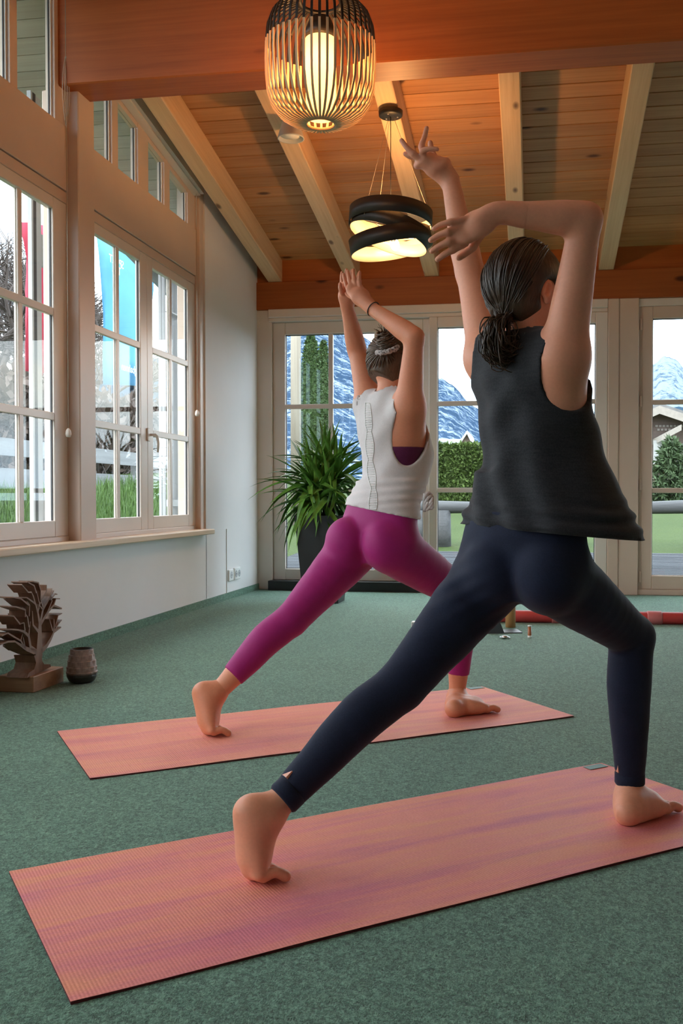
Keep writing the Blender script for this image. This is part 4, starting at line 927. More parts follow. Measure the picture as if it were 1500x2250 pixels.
# ================================================================== implicit-surface modelling for the two women
F32 = np.float32
def V(*a): return np.array(a, float)
def n_(v): v = np.asarray(v, float); return v/np.linalg.norm(v)
def smin(a, b, k):
    if k <= 0: return np.minimum(a, b)
    h = np.maximum(k-np.abs(a-b), 0)/k
    return np.minimum(a, b)-h*h*k*F32(.25)
class Field:
    def __init__(s, lo, hi, h):
        s.lo = np.asarray(lo, float); s.h = h; n = np.ceil((np.asarray(hi, float)-s.lo)/h).astype(int)+1
        s.ax = [(s.lo[i]+h*np.arange(n[i])).astype(F32) for i in range(3)]; s.D = np.full(n, .2, F32)
    def sub(s, lo, hi):
        sl = []
        for i in range(3):
            a = int(max(0, np.floor((lo[i]-s.lo[i])/s.h))); b = int(min(len(s.ax[i]), np.ceil((hi[i]-s.lo[i])/s.h)+1))
            if b <= a: return None, None
            sl.append(slice(a, b))
        X = s.ax[0][sl[0]][:, None, None]; Y = s.ax[1][sl[1]][None, :, None]; Z = s.ax[2][sl[2]][None, None, :]
        return tuple(sl), (X, Y, Z)
    def put(s, prim, k=.02, infl=0.0, carve=False):
        fn, lo, hi = prim; m = .03+k+infl
        sl, g = s.sub(np.asarray(lo)-m, np.asarray(hi)+m)
        if sl is None: return s
        d = fn(*g).astype(F32)-F32(infl)
        if carve: s.D[sl] = -smin(-s.D[sl], d, k)
        else: s.D[sl] = smin(s.D[sl], d, k)
        return s
    def disp(s, fn, lo=None, hi=None):
        sl, g = s.sub(s.lo if lo is None else lo, s.lo+s.h*np.array(s.D.shape) if hi is None else hi); s.D[sl] += fn(*g).astype(F32); return s
    def keep(s, p, nrm):        # keep the half space where (x-p).n < 0
        X, Y, Z = s.sub(s.lo, s.lo+s.h*np.array(s.D.shape))[1]; nrm = n_(nrm)
        s.D = np.maximum(s.D, ((X-p[0])*nrm[0]+(Y-p[1])*nrm[1]+(Z-p[2])*nrm[2]).astype(F32)); return s
    def mesh(s, smooth=1):
        D = s.D; D[0], D[-1] = .1, .1; D[:, 0] = .1; D[:, -1] = .1; D[:, :, 0] = .1; D[:, :, -1] = .1
        neg = D < 0; nx, ny, nz = D.shape
        cnt = np.zeros((nx-1, ny-1, nz-1), np.int8)
        for i in (0, 1):
            for j in (0, 1):
                for k in (0, 1): cnt += neg[i:nx-1+i, j:ny-1+j, k:nz-1+k]
        act = (cnt > 0) & (cnt < 8); I = np.argwhere(act); idx = np.full(act.shape, -1, np.int64); idx[act] = np.arange(len(I))
        c = {}
        for i in (0, 1):
            for j in (0, 1):
                for k in (0, 1): c[i, j, k] = D[I[:, 0]+i, I[:, 1]+j, I[:, 2]+k].astype(float)
        acc = np.zeros((len(I), 3)); w = np.zeros(len(I))
        for a in c:
            for ax in range(3):
                if a[ax] == 0:
                    b = list(a); b[ax] = 1; b = tuple(b); da, db = c[a], c[b]; x = (da < 0) != (db < 0)
                    t = np.where(x, da/np.where(x, da-db, 1), 0); p = np.tile(np.array(a, float), (len(I), 1)); p[:, ax] += t
                    acc += p*x[:, None]; w += x
        P = s.lo+s.h*(I+acc/w[:, None])
        Q = []
        for ax in range(3):
            o1, o2 = [(1, 2), (2, 0), (0, 1)][ax]
            sl0 = [slice(None)]*3; sl1 = [slice(None)]*3; sl0[ax] = slice(0, -1); sl1[ax] = slice(1, None)
            e = neg[tuple(sl0)] != neg[tuple(sl1)]; E_ = np.argwhere(e)
            ok = (E_[:, o1] > 0) & (E_[:, o2] > 0) & (E_[:, o1] < D.shape[o1]-1) & (E_[:, o2] < D.shape[o2]-1); E_ = E_[ok]
            inside = neg[E_[:, 0], E_[:, 1], E_[:, 2]]
            def cell(d1, d2): q = E_.copy(); q[:, o1] -= d1; q[:, o2] -= d2; return idx[q[:, 0], q[:, 1], q[:, 2]]
            q = np.stack([cell(1, 1), cell(0, 1), cell(0, 0), cell(1, 0)], 1)
            q[~inside] = q[~inside][:, ::-1]; Q.append(q)
        Q = np.concatenate(Q); Q = Q[(Q >= 0).all(1)]
        for _ in range(smooth):
            A = np.zeros_like(P); n = np.zeros(len(P))
            for a, b in ((0, 1), (1, 2), (2, 3), (3, 0)):
                for u, v in ((a, b), (b, a)): np.add.at(A, Q[:, u], P[Q[:, v]]); np.add.at(n, Q[:, u], 1)
            P = P*.5+.5*A/np.maximum(n, 1)[:, None]
        return P, Q
def cone(a, b, ra, rb, flat=None):
    a = np.asarray(a, float); b = np.asarray(b, float); ba = b-a; L2 = max(1e-12, ba@ba); R = max(ra, rb)
    def fn(X, Y, Z):
        px, py, pz = X-a[0], Y-a[1], Z-a[2]
        t = np.clip((px*ba[0]+py*ba[1]+pz*ba[2])/L2, 0, 1)
        qx, qy, qz = px-t*ba[0], py-t*ba[1], pz-t*ba[2]
        if flat is not None:
            f, s = n_(flat[0]), flat[1]; dt = (qx*f[0]+qy*f[1]+qz*f[2])*(1/s-1); qx, qy, qz = qx+dt*f[0], qy+dt*f[1], qz+dt*f[2]
        return (np.sqrt(qx*qx+qy*qy+qz*qz)-(ra+(rb-ra)*t))*(flat[1]**.5 if flat is not None else 1)
    return fn, np.minimum(a, b)-R, np.maximum(a, b)+R
def ell(c, fr, r):
    c = np.asarray(c, float); fr = [n_(f) for f in fr]; R = max(r); m = min(r)
    def fn(X, Y, Z):
        px, py, pz = X-c[0], Y-c[1], Z-c[2]; k0 = 0; k1 = 0
        for f, q in zip(fr, r):
            u = (px*f[0]+py*f[1]+pz*f[2])/q; k0 = k0+u*u; k1 = k1+(u/q)**2
        k0 = np.sqrt(k0); return k0*(k0-1)/np.maximum(np.sqrt(k1), 1e-6)
    return fn, c-R, c+R
def loft(levels, fwd):
    """horizontal elliptical sections: (z, cx, cy, half width, half depth)"""
    L = np.array(sorted(levels), float); f = n_([fwd[0], fwd[1], 0]); r = V(f[1], -f[0], 0)
    R = max(L[:, 3].max(), L[:, 4].max())
    lo = V(L[:, 1].min()-R, L[:, 2].min()-R, L[0, 0]); hi = V(L[:, 1].max()+R, L[:, 2].max()+R, L[-1, 0])
    zz = np.linspace(L[0, 0], L[-1, 0], 160)
    def ip(col):                                     # smooth interpolation through the levels
        y = np.interp(zz, L[:, 0], L[:, col]); k = np.ones(17)/17; yp = np.pad(y, 8, mode='edge'); return np.convolve(yp, k, 'valid')
    cx, cy, a, b = (ip(i) for i in (1, 2, 3, 4))
    def fn(X, Y, Z):
        I = lambda q: np.interp(Z.ravel(), zz, q).reshape(Z.shape)
        px, py = X-I(cx), Y-I(cy); A, B = I(a), I(b)
        u = (px*r[0]+py*r[1])/A; v = (px*f[0]+py*f[1])/B; k = np.sqrt(u*u+v*v)
        d = (k-1)*np.minimum(A, B)
        dz = np.maximum(L[0, 0]-Z, Z-L[-1, 0])
        return np.maximum(d, dz)
    return fn, lo, hi
def tup(p): return V(*p)
def J(px, py, d): return np.array(at(px, py, d))
RT = np.array(_rt); FWH = n_([_fw.x, _fw.y, 0]); UP = V(0, 0, 1)
def facing(deg): t = radians(deg); return RT*sin(t)+FWH*cos(t), RT*cos(t)-FWH*sin(t)
def crom(P, t):
    n = len(P); i = min(int(t), n-2); u = t-i; p0, p1, p2, p3 = P[max(i-1, 0)], P[i], P[i+1], P[min(i+2, n-1)]
    return .5*((2*p1)+(-p0+p2)*u+(2*p0-5*p1+4*p2-p3)*u*u+(-p0+3*p1-3*p2+p3)*u**3)
def chain(F, pts, k, infl=0.0, flat=None, sub=4, clip=None):
    Q = [np.append(np.asarray(p, float), r) for p, r in pts]; m = (len(Q)-1)*sub
    S_ = [crom(Q, i/sub) for i in range(m+1)] if len(Q) > 2 else Q
    cs = [cone(a[:3], b[:3], a[3], b[3], flat) for a, b in zip(S_, S_[1:])]
    def fn(X, Y, Z):
        d = cs[0][0](X, Y, Z)
        for c in cs[1:]: d = np.minimum(d, c[0](X, Y, Z))
        if clip is not None: p, n = clip; d = np.maximum(d, (X-p[0])*n[0]+(Y-p[1])*n[1]+(Z-p[2])*n[2])
        return d
    F.put((fn, np.min([c[1] for c in cs], 0), np.max([c[2] for c in cs], 0)), k, infl)
def join(name, parts, mats, parent):
    vs = []; qs = []; o = 0
    for P, Q in parts: vs.append(P); qs.append(Q+o); o += len(P)
    Vv = np.concatenate(vs); Qq = np.concatenate(qs)
    me = bpy.data.meshes.new(name); me.vertices.add(len(Vv)); loc = np.array(parent.location) if parent is not None else 0
    me.vertices.foreach_set('co', (Vv-loc).astype(F32).ravel()); me.loops.add(len(Qq)*4); me.polygons.add(len(Qq))
    me.loops.foreach_set('vertex_index', Qq.ravel().astype(np.int32)); me.polygons.foreach_set('loop_start', np.arange(0, len(Qq)*4, 4, dtype=np.int32))
    me.update(calc_edges=True); me.validate(); me.polygons.foreach_set('use_smooth', [True]*len(me.polygons))
    return link(name, me, mats, parent)

# ---- anatomy
def leg_pts(hip, knee, ankle, cfg):
    """thigh and shin as chains; the calf bulges to the back of the leg"""
    back = n_(cfg['back']); r = cfg.get('r', 1.0)
    th = [(hip, .092*r), (hip*.62+knee*.38, .080*r), (hip*.25+knee*.75, .064*r), (knee, .056*r)]
    calf = knee*.70+ankle*.30+back*.014
    sh = [(knee, .054*r), (calf, .0545*r), (knee*.36+ankle*.64+back*.006, .044*r), (ankle*.90+knee*.10, .034*r), (ankle, .034*r)]
    return th, sh
def put_legs(F, c, infl=0.0, k=.03):
    fp, rp = facing(c['pelvis_deg']); P = c['pelvis']
    # pelvis and buttocks
    F.put(loft([(P[2]-.10, *(P+fp*.005)[:2], .125, .085), (P[2]-.03, *P[:2], c['hipw'], .105), (P[2]+.05, *P[:2], c['hipw']*.97, .108), (P[2]+.13, *(P+fp*.005)[:2], c['hipw']*.82, .092), (P[2]+.20, *c['waist'][:2], c['hipw']*.72, .083)], fp), k, infl)
    for s, b in ((1, c['buttR']), (-1, c['buttL'])): F.put(ell(b, (rp, fp, UP), c.get('butt', (.082, .086, .092))), .016, infl)
    for side in 'LR':
        th, sh = leg_pts(c['hip'+side], c['knee'+side], c['ankle'+side], {'back': c['calfback'+side], 'r': c.get('legr', 1)})
        chain(F, th, k, infl); chain(F, sh, .012, infl)
def put_hips(F, c, infl):
    fp, rp = facing(c['pelvis_deg']); P = c['pelvis']
    F.put(loft([(P[2]-.03, *P[:2], c['hipw'], .105), (P[2]+.05, *P[:2], c['hipw']*.97, .108), (P[2]+.13, *(P+fp*.005)[:2], c['hipw']*.82, .092), (P[2]+.20, *c['waist'][:2], c['hipw']*.72, .083)], fp), .02, infl)
    for b in (c['buttR'], c['buttL']): F.put(ell(b, (rp, fp, UP), c.get('butt', (.082, .086, .092))), .016, infl)
def put_torso(F, c, infl=0.0, k=.03):
    fc, rc = facing(c['chest_deg']); F.put(loft([(z, *xy[:2], a, b) for z, xy, a, b in c['torso']], fc), k, infl)
    F.put(cone(c['neck0'], c['neck1'], .056, .050), .03, infl)
    for s in 'LR':
        F.put(cone(c['neck0']+UP*.0, c['sh'+s], .045, .050), .035, infl)
        F.put(cone(c['sh'+s], c['lat'+s], .056, .050), .045, infl)
def put_arm(F, c, s, k=.018, clip=None):
    sh, el, wr = c['sh'+s], c['el'+s], c['wr'+s]; r = c.get('armr', 1)
    chain(F, [(sh, .056*r), (sh*.66+el*.34, .049*r), (sh*.28+el*.72, .041*r), (el, .037*r)], .03)
    chain(F, [(el, .036*r), (el*.78+wr*.22, .0405*r), (el*.35+wr*.65, .031*r), (wr, .0255*r), (c['palm'+s][0], .027*r)], k, clip=clip)
def put_hand(F, c, s):
    pts = c['palm'+s]; nrm = c['palmn'+s]
    F.put(cone(c['wr'+s], pts[0], .025, .034, (nrm, .52)), .012); F.put(cone(pts[0], pts[1], .036, .037, (nrm, .46)), .012)
    for f, r in zip(c['fingers'+s], c['fingr'+s]):
        n = len(f)
        chain(F, [(p, r*(1.12-.34*i/(n-1))) for i, p in enumerate(f)], .005)
        F.put(ell(f[1], (RT, FWH, UP), (r*1.06,)*3), .004)
def put_foot(F, c, s):
    ft = c['foot'+s]; an = c['ankle'+s]; A, H, B, T, w = ft['ankle'], ft['heel'], ft['ball'], ft['toe'], n_(ft['wide'])
    F.put(cone(an, A, .034, .035), .015); F.put(cone(A, H, .034, .030), .02); fd = n_(T-B); sole = n_(B-H); dn = ft['dn']
    F.put(ell(H, (w, sole, np.cross(w, sole)), (.028, .030, .028)), .02)
    F.put(cone(H, B, .029, .025), .02); F.put(cone(A*.9+B*.1, A*.2+B*.8-dn*.004, .035, .025), .03); F.put(cone((A+H)/2, (A+H)*.15+B*.7, .036, .030), .03)
    for o in (-1, 1): F.put(cone(H*.6+A*.15+B*.25+w*o*.010, B*.8+H*.2+w*o*.022, .029, .023), .025)
    for o in (-1, -.5, 0, .5, 1): F.put(cone(H*.42+B*.58+w*o*.018-dn*.004, B+w*o*.039, .020, .0155), .014)
    F.put(ell(A-w*.030, (RT, FWH, UP), (.013,)*3), .014); F.put(ell(A+w*.030, (RT, FWH, UP), (.013,)*3), .014)
    big = ft['big']                                    # +1: the big toe lies on the +wide side
    for i, (o, L, r) in enumerate(((1, .050, .0132), (.42, .049, .0102), (-.06, .045, .0096), (-.50, .040, .0090), (-.92, .033, .0086))):
        b0 = B+w*(o*big*.040)+fd*(.012-.004*abs(o)); tl = b0+fd*L+w*(o*big*.005)
        tl[2] = ft['z']+r*.95; b0[2] = max(ft['z']+r*1.3, b0[2]-.006)
        mid = b0*.45+tl*.55; mid[2] = max(b0[2], tl[2])+.005; chain(F, [(b0, r*1.05), (mid, r*.92), (tl, r)], .0018)
def put_head(F, c):
    C_, (f, r), u = c['head'], facing(c['head_deg']), UP
    t = c.get('tilt', 0); f2 = f*cos(t)-u*sin(t); u2 = u*cos(t)+f*sin(t)
    c['hf'], c['hr'], c['hu'] = f2, r, u2
    F.put(ell(C_+u2*.018-f2*.012, (f2, r, u2), (.096, .076, .098)), .02)
    F.put(ell(C_-u2*.045+f2*.030, (f2, r, u2), (.066, .060, .075)), .035)
    F.put(ell(C_-u2*.095+f2*.060, (f2, r, u2), (.028, .030, .022)), .03)
    F.put(cone(C_+f2*.092+u2*.01, C_+f2*.108-u2*.028, .010, .014), .012)
    F.put(ell(C_+f2*.086-u2*.062, (f2, r, u2), (.014, .024, .006)), .008); F.put(ell(C_+f2*.083-u2*.073, (f2, r, u2), (.014, .020, .006)), .008)
    for s in (1, -1):
        F.put(ell(C_+f2*.080+r*s*.032+u2*.006, (f2, r, u2), (.016, .015, .010)), .006, carve=True)
        F.put(cone(C_+f2*.086+r*s*.018+u2*.024, C_+f2*.072+r*s*.052+u2*.022, .008, .007), .012)
def ear_mesh(c, s):
    C_, f2, r, u2 = c['head'], c['hf'], c['hr'], c['hu']; E0 = C_+r*s*.076-f2*.008-u2*.012
    out = n_(r*s-f2*.42); fr = (n_(f2+r*s*.42), out, u2); G = Field(E0-.055, E0+.055, .0017)
    G.put(ell(E0+u2*.006, fr, (.0175, .0075, .0235)), 0); G.put(ell(E0-u2*.020+f2*.006, fr, (.0095, .0065, .0115)), .008)
    G.put(ell(E0+out*.0075+f2*.004+u2*.001, fr, (.0095, .0055, .0155)), .003, carve=True)
    G.put(cone(E0-u2*.008+f2*.012+out*.002, E0+u2*.003+f2*.014+out*.002, .0038, .003), .003)
    G.put(cone(E0+out*.003-f2*.003-u2*.004, E0+out*.003-f2*.002+u2*.014, .0028, .0025), .003)
    return G.mesh(1)
def mk_skin(name, base, spot):
    t = NT(name); v = t.coords(); n1 = t.noise(v, 9, 4, .6); n2 = t.noise(v, 140, 3)
    t.base(t.mix(.25, t.ramp(n1, [(.3, base), (.7, spot)]), t.ramp(n2, [(.3, tuple(q*.85 for q in base)), (.7, tuple(min(1, q*1.1) for q in base))])))
    t.set(.5, 0, .4); t.b.inputs['Subsurface Weight'].default_value = .12; t.b.inputs['Subsurface Radius'].default_value = (.012, .005, .003); t.b.inputs['Subsurface Scale'].default_value = .6
    t.bump(n2, .06, .002); return t.m
M['skin1'] = mk_skin('skin', (.78, .335, .205), (.84, .355, .22))
M['skin2'] = mk_skin('skin_tanned', (.72, .285, .16), (.78, .305, .175))
def mk_cloth(name, c1, c2, weave=260, rough=.8, bump=.25, sheen=.1, stretch=(1, 1, 1)):
    t = NT(name); v = t.coords(); n1 = t.noise(t.coords(stretch), 22, 5, .65); n2 = t.noise(v, weave, 2)
    t.base(t.mix(.5, t.ramp(n1, [(.3, c1), (.7, c2)]), t.ramp(n2, [(.35, c1), (.65, c2)]))); t.set(rough, 0, .25, sheen); t.bump(n2, bump, .001); return t.m
M['navy'] = mk_cloth('navy_jersey', (.006, .009, .026), (.011, .016, .042))
M['charcoal'] = mk_cloth('charcoal_melange', (.013, .013, .016), (.034, .034, .040), stretch=(1, 1, 9))
M['magenta'] = mk_cloth('magenta_jersey', (.33, .012, .145), (.37, .016, .165), 300, .6)
M['whitecloth'] = mk_cloth('white_cotton', (.62, .56, .55), (.72, .66, .65), 300, .85)
M['purple'] = mk_cloth('purple_bra', (.10, .012, .055), (.13, .018, .075))
def mk_hair(name, a, b, c):
    t = NT(name); v = t.coords((1, 1, .25)); n = t.noise(v, 160, 3, .6); n2 = t.noise(t.coords(), 14, 3)
    t.base(t.mix(.45, t.ramp(n, [(.3, a), (.55, b), (.75, c)]), t.ramp(n2, [(.3, a), (.7, c)]))); t.set(.38, 0, .5); t.bump(n, .5, .003); return t.m
M['hair1'] = mk_hair('dark_brown_hair', (.014, .008, .005), (.042, .023, .014), (.12, .068, .040))
M['hair2'] = mk_hair('brown_hair', (.034, .019, .011), (.10, .055, .032), (.20, .115, .065))
M['eyewhite'] = plain('eye_white', (.75, .72, .70), .2); M['iris'] = plain('iris', (.05, .03, .02), .2)
def bounds(pts, m): P = np.array(pts); return P.min(0)-m, P.max(0)+m
def scalp_dir(c, p): return p
def hair_strands(c, n, tail, off, rad, rng, spread=.012, umin=-.75):
    """strands hugging the scalp from the hairline to the gathering point"""
    C_ = c['head']+c['hu']*.018-c['hf']*.012; f, r, u = c['hf'], c['hr'], c['hu']; R = V(.096, .076, .098)
    def surf(d, o): d = n_(d); w = 1/np.sqrt(((d@f)/R[0])**2+((d@r)/R[1])**2+((d@u)/R[2])**2); return C_+d*(w+o)
    td = n_(tail-C_); bm = bmesh.new()
    for i in range(n):
        a = rng.uniform(-pi, pi); el = None
        # starting directions: a band along the hairline and all over the crown
        while True:
            d = n_(rng.normal(size=3)); F_, R_, U_ = d@f, d@r, d@u
            if F_ > .62 and U_ < .55: continue
            if U_ < -.42 and F_ > -.35: continue
            if abs(R_) > .80 and U_ < .12 and F_ > -.35: continue
            if U_ < umin: continue
            break
        ang = math.acos(max(-1, min(1, d@td)))
        if ang < .25: continue
        bad = False; pts = []; m = 12; wob = rng.normal(0, .035, 3); o = off+abs(rng.normal(0, .0025))
        for k in range(m):
            t = k/(m-1); q = (sin((1-t)*ang)*d+sin(t*ang)*td)/sin(ang)+wob*sin(pi*t)
            p = surf(q, o+.004*sin(pi*t)); qn = n_(q); bad |= bool(abs(qn@r) > .66 and -.75 < qn@u < .10 and -.42 < qn@f < .6)
            if t > .8: p = p+(tail+rng.normal(0, spread, 3)*(1) - p)*((t-.8)/.2)*.7
            pts.append(Vector(p))
        if bad: continue
        tube(bm, pts, [rad*(.5+.6*sin(pi*min(1, .15+k/(m-1)*.85))) for k in range(m)], 5, True)
    return bm
def hair_cap(c, h=.004, thick=.009, nape=.088):
    f, r, u, H = c['hf'], c['hr'], c['hu'], c['head']
    F = Field(H-V(.16, .16, .17), H+V(.16, .16, .17), h)
    F.put(ell(H+u*.018-f*.012, (f, r, u), (.096, .076, .098)), 0, thick)
    F.put(ell(H-u*.035-f*.045, (f, r, u), (.050, .056, .060)), .03, thick*.7)
    F.put(ell(H-u*.035+f*.085, (f, r, u), (.075, .11, .085)), .012, carve=True)        # face
    F.put(ell(H+u*.045+f*.105, (f, r, u), (.036, .058, .040)), .02, carve=True)        # forehead
    for s in (1, -1): F.put(ell(H+r*s*.085-u*.022+f*.008, (f, r, u), (.030, .03, .042)), .01, carve=True)   # round the ears
    F.keep(H-u*nape-f*.05, -u*.9-f*.45)
    return F.mesh(1)
def body_mesh(c, root, skin):
    P = [c[k] for k in ('pelvis', 'hipL', 'hipR', 'kneeL', 'kneeR', 'ankleL', 'ankleR', 'shL', 'shR', 'elL', 'elR', 'wrL', 'wrR', 'head', 'waist')]
    lo, hi = bounds(P, .2); F = Field(lo, hi, .006)
    put_legs(F, c); put_torso(F, c); put_head(F, c)
    parts = []; cuts = []
    for s in 'LR':                                     # the fine hand meshes take over just before the wrist
        wr, el = c['wr'+s], c['el'+s]; d = n_(wr-el); p = wr-d*.062; cuts.append((p, d)); put_arm(F, c, s, clip=(p+d*.007, d))
    for s in 'LR':                                     # fine foot meshes continue from the ankle, inside the cuffs
        a, k = c['ankle'+s], c['knee'+s]; d = n_(a-k); p = a-d*.012
        fn = lambda X, Y, Z, p=p, d=d: np.maximum(np.sqrt((X-p[0]-d[0]*.1)**2+(Y-p[1]-d[1]*.1)**2+(Z-p[2]-d[2]*.1)**2)-.14, -((X-p[0])*d[0]+(Y-p[1])*d[1]+(Z-p[2])*d[2]))
        F.put((fn, p-.25, p+.25), 0, carve=True)
    parts.append(F.mesh(1)); parts += [ear_mesh(c, 1), ear_mesh(c, -1)]
    for s, (p, d) in zip('LR', cuts):
        pts = [c['wr'+s]]+[q for f in c['fingers'+s] for q in f]; lo, hi = bounds(pts, .09); G = Field(lo, hi, .003)
        put_arm(G, c, s); put_hand(G, c, s); G.keep(p-d*.007, -d); parts.append(G.mesh(1))
    for s in 'LR':
        ft = c['foot'+s]; a, k = c['ankle'+s], c['knee'+s]; lo, hi = bounds([ft['heel'], ft['ball'], ft['toe'], a+n_(k-a)*.05], .08); G = Field(lo, hi, .0024)
        G.put(cone(a+n_(k-a)*.05, a, .033, .033), .01); put_foot(G, c, s); G.keep(V(0, 0, ft['z']), -UP); parts.append(G.mesh(1))
    return join('body', parts, skin, root)
def eyes(c, root):
    for s in (1, -1):
        p = c['head']+c['hf']*.074+c['hr']*s*.032+c['hu']*.005; bm = bmesh.new(); bmesh.ops.create_uvsphere(bm, u_segments=14, v_segments=10, radius=.0125)
        e = link('eye', mesh_from(bm, 'eye', True), M['eyewhite'], root); e.location = Vector(p)-root.location
        bm = bmesh.new(); bmesh.ops.create_uvsphere(bm, u_segments=10, v_segments=8, radius=.006); i = link('iris', mesh_from(bm, 'iris', True), M['iris'], e); i.location = Vector(c['hf']*.0085)
def leggings(c, root, mat, folds):
    P = [c[k] for k in ('pelvis', 'hipL', 'hipR', 'kneeL', 'kneeR', 'ankleL', 'ankleR', 'waist')]; lo, hi = bounds(P, .17); F = Field(lo, hi, .0055)
    put_legs(F, c, .0045); put_torso(F, c, .0045); F.disp(folds)
    F.keep(c['waist']+UP*c.get('waistcut', .0), UP)
    for s in 'LR':
        p, d = c['cuff'+s], n_(c['ankle'+s]-c['knee'+s])
        fn = lambda X, Y, Z, p=p, d=d: np.maximum(np.sqrt((X-p[0]-d[0]*.1)**2+(Y-p[1]-d[1]*.1)**2+(Z-p[2]-d[2]*.1)**2)-.16, -((X-p[0])*d[0]+(Y-p[1])*d[1]+(Z-p[2])*d[2]))
        F.put((fn, p-.27, p+.27), 0, carve=True)
    return join('leggings', [F.mesh(1)], mat, root)
def surf_tube(bm, pts, r, seg=6): tube(bm, [Vector(p) for p in pts], r, seg, True)
# ================================================================== the woman in the dark tank top (foreground)
MATDIR1 = V(cos(radians(38.9)), sin(radians(38.9)), 0); MATR1 = V(MATDIR1[1], -MATDIR1[0], 0)
N = dict(pelvis_deg=40, chest_deg=42, head_deg=58, tilt=.10, hipw=.168, legr=1.0, armr=1.0)
fp, rp = facing(40); fc, rc = facing(42)
N['pelvis'] = J(1148, 1222, 2.42); N['waist'] = J(1156, 1118, 2.41)
N['hipR'] = J(1212, 1262, 2.37); N['hipL'] = J(1082, 1262, 2.47)
N['buttR'] = J(1205, 1262, 2.33); N['buttL'] = J(1090, 1258, 2.40)
N['kneeR'] = J(1388, 1398, 2.58); N['ankleR'] = J(1383, 1742, 2.59); N['calfbackR'] = -fp
N['kneeL'] = J(880, 1508, 2.31); N['ankleL'] = J(598, 1778, 2.17); N['calfbackL'] = -fp*.5+UP*.7-RT*.3
N['cuffR'] = J(1383, 1722, 2.59); N['cuffL'] = J(620, 1757, 2.175)
q = lambda px, py, d: J(px, py, d)
N['torso'] = [(q(0, 1160, 2.4)[2], q(1154, 1160, 2.41), .128, .092), (q(0, 1090, 2.4)[2], q(1158, 1090, 2.41), .115, .086), (q(0, 1000, 2.4)[2], q(1166, 1000, 2.405), .118, .092), (q(0, 900, 2.4)[2], q(1170, 900, 2.40), .130, .104),
              (q(0, 830, 2.4)[2], q(1166, 830, 2.39), .132, .095), (q(0, 785, 2.4)[2], q(1155, 790, 2.385), .120, .075), (q(0, 755, 2.4)[2], q(1152, 760, 2.385), .075, .055)]
N['neck0'] = J(1150, 775, 2.385); N['neck1'] = J(1158, 690, 2.39); N['head'] = J(1160, 642, 2.40)
N['shR'] = J(1236, 785, 2.285); N['latR'] = J(1232, 880, 2.33); N['shL'] = J(1074, 788, 2.50); N['latL'] = J(1110, 880, 2.46)
N['elR'] = J(1286, 482, 2.21); N['wrR'] = J(1090, 468, 2.20)
N['elL'] = J(1032, 600, 2.60); N['wrL'] = J(988, 398, 2.66)
N['palmR'] = [J(1050, 492, 2.205), J(1022, 508, 2.21)]; N['palmnR'] = n_(FWH*.8-UP*.45+RT*.1)
N['fingersR'] = [[J(1024, 482, 2.20), J(990, 488, 2.195), J(968, 494, 2.20), J(953, 503, 2.205)], [J(1018, 500, 2.205), J(984, 510, 2.195), J(962, 518, 2.20), J(946, 528, 2.205)],
                 [J(1018, 518, 2.21), J(986, 531, 2.20), J(965, 541, 2.205), J(949, 552, 2.21)], [J(1022, 534, 2.215), J(994, 549, 2.21), J(976, 559, 2.212), J(961, 570, 2.22)], [J(1058, 510, 2.225), J(1038, 542, 2.235), J(1022, 556, 2.24), J(1008, 566, 2.24)]]
N['fingrR'] = [.0078, .0086, .0088, .0086, .0102]
N['palmL'] = [J(962, 368, 2.66), J(934, 352, 2.66)]; N['palmnL'] = n_(UP*.8-RT*.5-FWH*.25)
N['fingersL'] = [[J(926, 352, 2.64), J(908, 338, 2.635), J(894, 325, 2.635), J(882, 309, 2.64)], [J(930, 350, 2.655), J(914, 345, 2.65), J(900, 344, 2.65), J(890, 338, 2.65)],
                 [J(932, 345, 2.67), J(926, 322, 2.675), J(932, 302, 2.68), J(937, 282, 2.685)], [J(938, 350, 2.64), J(928, 333, 2.625), J(943, 327, 2.615), J(960, 328, 2.61)], [J(966, 372, 2.69), J(955, 348, 2.71), J(948, 330, 2.72), J(945, 314, 2.72)]]
N['fingrL'] = [.0088, .0086, .0088, .0080, .0098]
zb = .0066
N['footL'] = dict(ankle=J(583, 1790, 2.165), heel=J(548, 1785, 2.15), ball=np.array(onz(553, 1917, zb+.024)), toe=None, wide=MATR1, big=1, z=zb, dn=n_(-MATDIR1*.9-UP*.2))
N['footL']['ball'] = np.array(onz(556, 1908, zb+.026)); N['footL']['toe'] = N['footL']['ball']+MATDIR1*.06
h_ = np.array(onz(1372, 1786, zb+.030)); N['footR'] = dict(ankle=J(1383, 1752, 2.59), heel=h_+MATDIR1*.012, ball=h_+facing(47)[0]*.132-UP*.006, toe=h_+facing(47)[0]*.20-UP*.012, wide=np.cross(facing(47)[0], UP), big=1, z=zb, dn=-UP)
w1 = empty('person', Vector((*N['pelvis'][:2], zb)), 'person in navy leggings and dark tank top lunging with arms overhead, brown ponytail', 'person', 'people practising yoga')
body_mesh(N, w1, M['skin1']); eyes(N, w1)
hp0, hpL = N['hipL'], N['kneeL']
def folds1(X, Y, Z):
    p = N['hipL']*.75+N['kneeL']*.25; d2 = (X-p[0])**2+(Y-p[1])**2+(Z-p[2])**2
    return -.0036*np.exp(-d2/.010)*np.sin((Z*1.0-X*.55)*150)-.0010*np.sin(X*50+Z*34)*np.sin(Y*40-Z*22)*.6
N['waistcut'] = -.006
leggings(N, w1, M['navy'], folds1)
